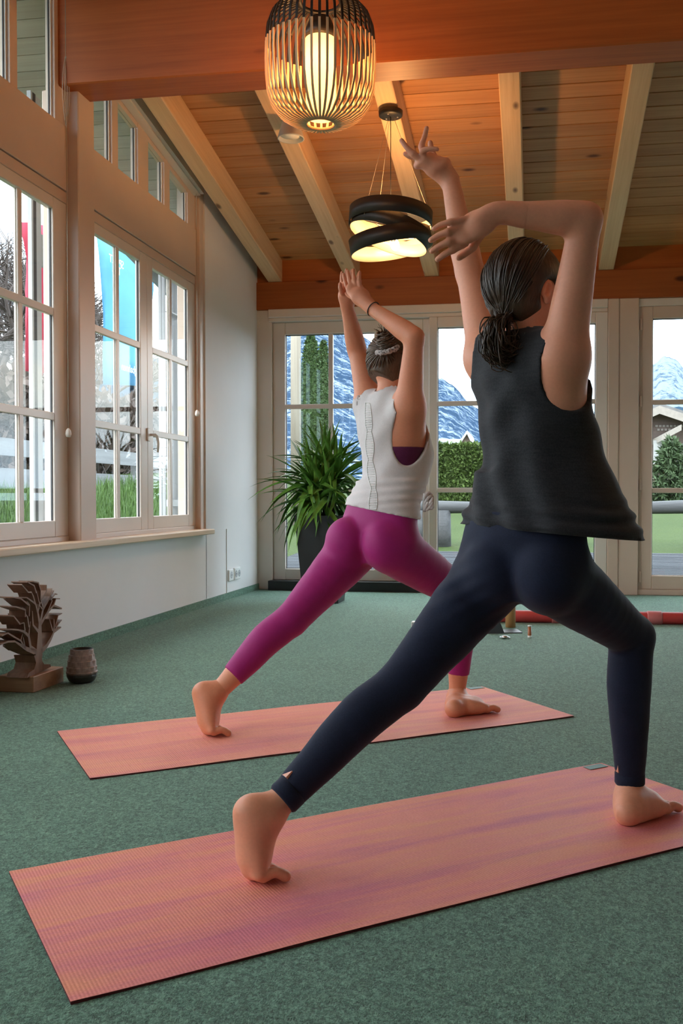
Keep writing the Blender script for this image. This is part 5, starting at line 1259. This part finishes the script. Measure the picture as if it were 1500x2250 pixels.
# cuffs with the small cut-out at the heel side
for s in 'LR':
    p, d = N['cuff'+s], n_(N['ankle'+s]-N['knee'+s]); bm = bmesh.new(); e = p-d*.004
    tube(bm, [Vector(e-d*.030), Vector(e-d*.026), Vector(e), Vector(e+d*.006)], [.0375, .0405, .0405, .037], 20); link('cuff_band', mesh_from(bm, 'cuff_band', True), M['navy'], w1).location = -w1.location
    side = n_(-RT*.9-FWH*.25-UP*.05) if s == 'R' else n_(UP*.75-RT*.45-FWH*.3); side = n_(side-d*(side@d)); up_ = -d
    c0 = e-d*.040+side*.0400; wv = np.cross(d, side); bm = bmesh.new(); tri = [c0-wv*.012+d*.008, c0+wv*.014+d*.008-side*.003, c0-wv*.010-d*.012]
    vs_ = [bm.verts.new(Vector(t+side*.0025)) for t in tri]+[bm.verts.new(Vector(t-side*.006)) for t in tri]
    bm.faces.new(vs_[:3]); bm.faces.new(vs_[3:][::-1])
    for i in range(3): bm.faces.new((vs_[i], vs_[3+i], vs_[3+(i+1) % 3], vs_[(i+1) % 3]))
    bmesh.ops.recalc_face_normals(bm, faces=bm.faces); tag(link('cuff_slit', mesh_from(bm, 'cuff_slit'), M['skin1'], w1), 'small triangular skin opening in the cuff').location = -w1.location
# --- loose tank top
zz = lambda y: q(0, y, 2.4)[2]
lo, hi = bounds([J(1000, 1240, 2.4), J(1420, 720, 2.4), N['shL'], N['shR']], .12); lo[0] -= .1; hi[1] += .2; lo[1] -= .15
T = Field(lo, hi, .0055)
ctr = lambda px, py, f, r: (J(px, py, 2.405)+fc*f+rc*r)
T.put(loft([(zz(1205), ctr(1160, 1200, .095, .050)[0], ctr(1160, 1200, .095, .050)[1], .205, .215), (zz(1150), ctr(1160, 1150, .082, .045)[0], ctr(1160, 1150, .082, .045)[1], .190, .196), (zz(1080), *ctr(1168, 1080, .060, .032)[:2], .160, .164),
            (zz(1000), *ctr(1170, 1000, .036, .018)[:2], .145, .140), (zz(900), *ctr(1172, 900, .014, .005)[:2], .142, .120), (zz(840), *ctr(1168, 840, .006, 0)[:2], .142, .110), (zz(795), *ctr(1160, 795, .004, -.003)[:2], .124, .084), (zz(762), *ctr(1150, 765, .0, -.002)[:2], .094, .066), (zz(748), *ctr(1150, 748, .0, -.002)[:2], .080, .058)], fc), .01)
put_torso(T, N, .007, .02); put_hips(T, N, .013)
def folds_t(X, Y, Z):
    u = (X-N['waist'][0])*rc[0]+(Y-N['waist'][1])*rc[1]; v = (X-N['waist'][0])*fc[0]+(Y-N['waist'][1])*fc[1]; z = Z-N['waist'][2]
    up = np.clip((z-.02)/.25, 0, 1)*np.clip((.36-z)/.10, 0, 1)
    return -.006*np.sin(u*62+z*16+np.sin(z*20)*.8)*(1-.5*up)*np.clip(1-np.abs(u)*2.2, .3, 1)*np.clip((.36-z)/.10, 0, 1)-.005*np.exp(-((z+.03)/.05)**2)*np.sin(z*170+u*18)-.0045*np.sin(u*26-z*42+np.sin(u*30))*up
T.disp(folds_t)
# armholes and neckline
T.put(ell(J(1262, 806, 2.25), (RT, FWH, UP), (.078, .150, .102)), .006, carve=True)
T.put(ell(J(1040, 792, 2.53), (RT*.9+FWH*-.3, FWH, UP), (.040, .09, .085)), .006, carve=True)
T.put(ell(J(1150, 745, 2.385)+fc*.01, (rc, fc, UP), (.066, .068, .030)), .006, carve=True)
T.put(cone(N['neck0']-UP*.02, N['neck1']+UP*.1, .060, .060), .004, carve=True)
# hem: lower at the side, split over the right hip, level at the back
T.keep(J(1030, 1153, 2.46), n_(-UP*1.0-RT*.09))
sp0 = J(1326, 1192, 2.32); T.put(cone(sp0-UP*.05, sp0+UP*.035, .012, .002), .003, carve=True)
join('tank_top', [T.mesh(2)], M['charcoal'], w1)
# --- hair: cap, strands, looped low ponytail
P_, Q_ = hair_cap(N); hc = join('hair', [(P_, Q_)], M['hair1'], w1)
rng = np.random.default_rng(3); tail = J(1104, 712, 2.335)
bm = hair_strands(N, 620, tail, .010, .0019, rng); s_ = link('hair_strands', mesh_from(bm, 'hair_strands', True), M['hair1'], hc)
bm = bmesh.new()
paths = [[(1108, 700), (1088, 715), (1078, 745), (1085, 772), (1105, 785), (1128, 775), (1134, 752), (1124, 730)], [(1106, 705), (1086, 725), (1082, 760), (1096, 785), (1118, 790)], [(1110, 702), (1096, 715), (1088, 740), (1092, 770), (1112, 780), (1130, 765)]]
for i in range(300):
    pa = paths[i % 3]; o = rng.normal(0, 1, 3)*V(.011, .013, .012); ph = rng.uniform(0, 6); pts = []; ex = rng.uniform(.75, 1)
    n = 16; X_ = np.linspace(0, len(pa)-1, n)*ex; xs_ = np.interp(X_, range(len(pa)), [a[0] for a in pa]); ys_ = np.interp(X_, range(len(pa)), [a[1] for a in pa])
    for k in range(n):
        t = k/(n-1); sp_ = .35+1.0*sin(pi*min(.8, t)); pts.append(Vector(J(xs_[k]+2.5*sin(9*t+ph), ys_[k]+2.5*cos(8*t+ph), 2.325-.012*sin(pi*t))+o*sp_))
    tube(bm, pts, [.0020*(1-.5*k/(n-1)) for k in range(n)], 5, True)
pt = link('ponytail', mesh_from(bm, 'ponytail', True), M['hair1'], hc)
for o in (s_, pt): o.location = -w1.location
for i in range(1): pass

# ================================================================== the woman in magenta leggings
MATDIR2 = V(cos(radians(36.2)), sin(radians(36.2)), 0); MATR2 = V(MATDIR2[1], -MATDIR2[0], 0)
G_ = dict(pelvis_deg=42, chest_deg=46, head_deg=58, tilt=.12, hipw=.172, legr=1.06, armr=.98)
fp, rp = facing(42); fc, rc = facing(46)
D0 = 3.74
G_['pelvis'] = J(832, 1176, D0); G_['waist'] = J(850, 1108, D0)
G_['hipR'] = J(868, 1208, D0-.06); G_['hipL'] = J(779, 1206, D0+.05); G_['buttR'] = J(846, 1196, D0-.09); G_['buttL'] = J(764, 1190, D0-.02)
G_['kneeR'] = J(1022, 1312, 3.93); G_['ankleR'] = J(1003, 1528, 3.95); G_['calfbackR'] = -fp
G_['kneeL'] = J(640, 1362, 3.60); G_['ankleL'] = J(478, 1520, 3.49); G_['calfbackL'] = -fp*.5+UP*.75-RT*.25
G_['cuffR'] = J(1007, 1480, 3.95); G_['cuffL'] = J(511, 1484, 3.51)
z2 = lambda y: J(0, y, D0)[2]
G_['torso'] = [(z2(1130), J(848, 1130, D0), .125, .092), (z2(1080), J(853, 1080, D0), .110, .084), (z2(1030), J(860, 1030, D0), .118, .090), (z2(960), J(862, 960, D0-.01), .135, .103), (z2(915), J(860, 915, D0-.02), .132, .092), (z2(888), J(856, 890, D0-.02), .105, .070), (z2(872), J(855, 872, D0-.02), .065, .050)]
G_['neck0'] = J(858, 888, D0-.02); G_['neck1'] = J(858, 838, D0-.02); G_['head'] = J(868, 804, D0)
G_['shR'] = J(898, 896, D0-.12); G_['latR'] = J(900, 965, D0-.05); G_['shL'] = J(812, 890, D0+.10); G_['latL'] = J(822, 950, D0+.06)
G_['elR'] = J(910, 742, D0-.20); G_['wrR'] = J(815, 676, D0-.08); G_['elL'] = J(784, 770, D0+.16); G_['wrL'] = J(762, 672, D0+.06)
G_['palmR'] = [J(792, 652, D0-.05), J(780, 638, D0-.03)]; G_['palmnR'] = n_(FWH*.9+RT*-.3+UP*-.1)
G_['fingersR'] = [[J(768, 646, D0-.02), J(760, 626, D0-.015), J(756, 612, D0-.01), J(754, 602, D0)], [J(775, 638, D0-.03), J(768, 618, D0-.03), J(765, 605, D0-.02), J(764, 596, D0-.01)], [J(783, 634, D0-.035), J(778, 614, D0-.04), J(776, 602, D0-.03), J(776, 593, D0-.02)], [J(791, 636, D0-.04), J(789, 618, D0-.045), J(789, 606, D0-.04), J(790, 598, D0-.03)], [J(790, 658, D0-.03), J(776, 654, D0+.0), J(766, 650, D0+.015), J(760, 644, D0+.02)]]
G_['fingrR'] = [.0075, .0084, .0086, .0080, .0095]
G_['palmL'] = [J(763, 652, D0+.05), J(766, 636, D0+.045)]; G_['palmnL'] = n_(-FWH*.9+RT*.35)
G_['fingersL'] = [[J(756, 636, D0+.05), J(751, 620, D0+.05), J(750, 608, D0+.05), J(751, 599, D0+.05)], [J(763, 634, D0+.05), J(760, 616, D0+.055), J(760, 603, D0+.055), J(761, 593, D0+.05)], [J(770, 634, D0+.05), J(770, 616, D0+.06), J(771, 604, D0+.06), J(772, 595, D0+.055)], [J(776, 638, D0+.05), J(781, 620, D0+.055), J(785, 610, D0+.055), J(787, 602, D0+.05)], [J(757, 652, D0+.04), J(751, 642, D0+.02), J(747, 632, D0+.01), J(747, 624, D0+.01)]]
G_['fingrL'] = [.0078, .0086, .0084, .0076, .0095]
G_['footL'] = dict(ankle=J(470, 1524, 3.49), heel=J(444, 1522, 3.475), ball=np.array(onz(458, 1600, zb+.026)), toe=None, wide=MATR2, big=1, z=zb, dn=n_(-MATDIR2*.9-UP*.2)); G_['footL']['toe'] = G_['footL']['ball']+MATDIR2*.06
h_ = np.array(onz(992, 1558, zb+.030)); dr = facing(56)[0]; G_['footR'] = dict(ankle=J(1002, 1534, 3.95), heel=h_+dr*.012, ball=h_+dr*.138-UP*.006, toe=h_+dr*.22-UP*.012, wide=np.cross(dr, UP), big=1, z=zb, dn=-UP)
w2_ = empty('person', Vector((*G_['pelvis'][:2], zb)), 'person in magenta leggings and white top lunging with hands joined overhead, hair in a bun', 'person', 'people practising yoga')
body_mesh(G_, w2_, M['skin2']); eyes(G_, w2_)
G_['waistcut'] = .012
leggings(G_, w2_, M['magenta'], lambda X, Y, Z: -.0008*np.sin(X*40+Z*30)*np.sin(Y*36-Z*20))
# --- white sleeveless top
lo, hi = bounds([J(740, 1170, D0), J(990, 860, D0), G_['shL'], G_['shR']], .10); lo[1] -= .1; hi[1] += .12
T = Field(lo, hi, .0055)
c2_ = lambda px, py, f, r: (J(px, py, D0)+fc*f+rc*r)
T.put(loft([(z2(1150), *c2_(848, 1150, .012, 0)[:2], .138, .112), (z2(1110), *c2_(850, 1110, .014, 0)[:2], .128, .108), (z2(1060), *c2_(856, 1060, .030, .006)[:2], .130, .124), (z2(1000), *c2_(862, 1000, .030, .008)[:2], .142, .128), (z2(950), *c2_(862, 950, .016, 0)[:2], .146, .116), (z2(915), *c2_(860, 915, .004, -.004)[:2], .132, .092), (z2(892), *c2_(852, 892, .0, -.006)[:2], .098, .068), (z2(880), *c2_(850, 880, 0, -.006)[:2], .080, .056)], fc), .01)
put_torso(T, G_, .006, .02); put_hips(T, G_, .012)
def folds_w(X, Y, Z):
    u = (X-G_['waist'][0])*rc[0]+(Y-G_['waist'][1])*rc[1]; z = Z-G_['waist'][2]
    return -.003*np.exp(-((z-.035)/.06)**2)*np.sin(z*190-u*22)-.0028*np.sin(z*38-u*46)*np.clip(z/.15, 0, 1)*np.clip((u+.04)*14, 0, 1)
T.disp(folds_w)
T.put(ell(J(908, 944, D0-.16), (RT*.95-UP*.2, FWH, UP*.95+RT*.2), (.076, .16, .142)), .005, carve=True)
T.put(ell(J(910, 888, D0-.15), (RT, FWH, UP), (.076, .15, .060)), .005, carve=True)
T.put(ell(J(798, 892, D0+.13), (RT, FWH, UP), (.038, .09, .085)), .005, carve=True)
T.put(ell(J(852, 876, D0-.02)+fc*.01, (rc, fc, UP), (.062, .062, .030)), .005, carve=True)
T.put(cone(G_['neck0']-UP*.02, G_['neck1']+UP*.08, .058, .058), .004, carve=True)
T.keep(J(783, 1114, D0), n_(-UP-RT*.20))
top2 = join('sleeveless_top', [T.mesh(2)], M['whitecloth'], w2_)
# sports bra showing in the armhole
B = Field(lo, hi, .0055); put_torso(B, G_, .0035, .02); B.keep(J(860, 1042, D0), -UP); B.keep(J(860, 985, D0), UP); tag(join('sports_bra', [B.mesh(1)], M['purple'], w2_), 'purple sports bra showing in the armhole')
# ladder lace down the middle of the back: little bars across a scalloped strip
dg = bpy.context.evaluated_depsgraph_get(); from mathutils.bvhtree import BVHTree
bv = BVHTree.FromPolygons([v.co+w2_.location for v in top2.data.vertices], [tuple(p.vertices) for p in top2.data.polygons])
bm = bmesh.new(); be = bmesh.new()
def hit(px, py):
    r = ray(px, py).normalized(); h = bv.ray_cast(EYEP, r); return (h[0]+h[1]*.0012) if h[0] else None
rows = [(885+i*5.2) for i in range(48)]; L_, R_ = [], []
for i, py in enumerate(rows):
    cx_ = np.interp(py, [885, 960, 1020, 1080, 1135], [808, 812, 814, 821, 818]); hw = 4.5+4.5*abs(sin((py-885)/52*pi/1.2))*(.6+.4*(py > 930))
    a, b = hit(cx_-hw, py+.0), hit(cx_+hw, py+1.2); m = hit(cx_, py+.6)
    if a is None or b is None or m is None: continue
    tube(bm, [a-w2_.location, m-w2_.location, b-w2_.location], .0013, 5); L_.append(a-w2_.location); R_.append(b-w2_.location)
lc = link('lace_ladder', mesh_from(bm, 'lace_ladder', True), M['white'], top2)
for e in (L_, R_): tube(be, e, .0016, 5)
link('lace_edge', mesh_from(be, 'lace_edge', True), M['white'], top2)
bm = bmesh.new()                                       # the small knot of the hem at her right side
kn = Vector(J(941, 1098, D0-.10))
for i in range(5):
    a0 = i*1.26; tube(bm, [kn+Vector(RT*(.016*cos(t+a0))+UP*(.026*sin(t)-.004*i))+Vector(FWH*(.008*sin(t*2+i)))-w2_.location for t in [j*2*pi/14 for j in range(15)]], .0065, 6, False)
link('hem_knot', mesh_from(bm, 'hem_knot', True), M['whitecloth'], top2)
# --- hair in a bun with scrunchie
P_, Q_ = hair_cap(G_, nape=.070); hc = join('hair', [(P_, Q_)], M['hair2'], w2_)
tail = J(850, 774, D0-.08); bm = hair_strands(G_, 560, tail, .009, .0019, rng, .010, -.66); s_ = link('hair_strands', mesh_from(bm, 'hair_strands', True), M['hair2'], hc)
bc = J(848, 750, D0-.09); axb = n_(UP*.85-RT*.25-FWH*.35); e1 = n_(np.cross(axb, FWH)); e2 = np.cross(axb, e1); bm = bmesh.new()
for i in range(120):
    a0 = rng.uniform(0, 2*pi); rr = .037*sqrt(rng.uniform(.2, 1)); zo = rng.uniform(-.028, .034); ln = rng.uniform(1.6, 3.6); pts = []
    for k in range(12):
        t = k/11; a = a0+ln*t; R2 = rr*sqrt(max(.05, 1-(zo/.045)**2))*(1+.08*sin(5*t+i)); pts.append(Vector(bc+(e1*cos(a)+e2*sin(a))*R2+axb*(zo+.008*sin(3*t+i)))-w2_.location)
    tube(bm, pts, .0034, 5)
for i in range(14): 
    d = n_(rng.normal(size=3)*.4+axb); tube(bm, [Vector(bc+axb*.02)-w2_.location, Vector(bc+axb*.03+d*.022)-w2_.location, Vector(bc+axb*.03+d*.042+rng.normal(0, .006, 3))-w2_.location], [.0016, .0014, .0008], 4)
link('bun', mesh_from(bm, 'bun', True), M['hair2'], hc)
bm = bmesh.new(); sc0 = bc-axb*.034-FWH*.012-RT*.004
t_ = NT('scrunchie_cloth'); wv = t_.node('ShaderNodeTexVoronoi', Scale=130.0); t_.lk(t_.coords(), wv.inputs['Vector']); t_.base(t_.ramp(wv.outputs['Distance'], [(.25, (.10, .08, .08)), (.55, (.50, .44, .42))])); t_.set(.8); 
pts = [Vector(sc0+(e1*cos(a)+e2*sin(a))*(.037+.003*sin(9*a)))-w2_.location for a in [i*2*pi/36 for i in range(37)]]; tube(bm, pts, [.0105+.0018*sin(i*2.1) for i in range(37)], 10, False)
tag(link('scrunchie', mesh_from(bm, 'scrunchie', True), t_.m, hc), 'grey patterned scrunchie round the bun'); s_.location = -w2_.location
# bracelet on her right wrist, necklace at the nape
bm = bmesh.new(); wd = n_(G_['wrR']-G_['elR']); e1 = n_(np.cross(wd, UP)); e2 = np.cross(wd, e1); wc_ = G_['wrR']-wd*.012
tube(bm, [Vector(wc_+(e1*cos(a)+e2*sin(a))*.0285)-w2_.location for a in [i*2*pi/24 for i in range(25)]], .0022, 6, False); link('bracelet', mesh_from(bm, 'bracelet', True), M['twig'], w2_)
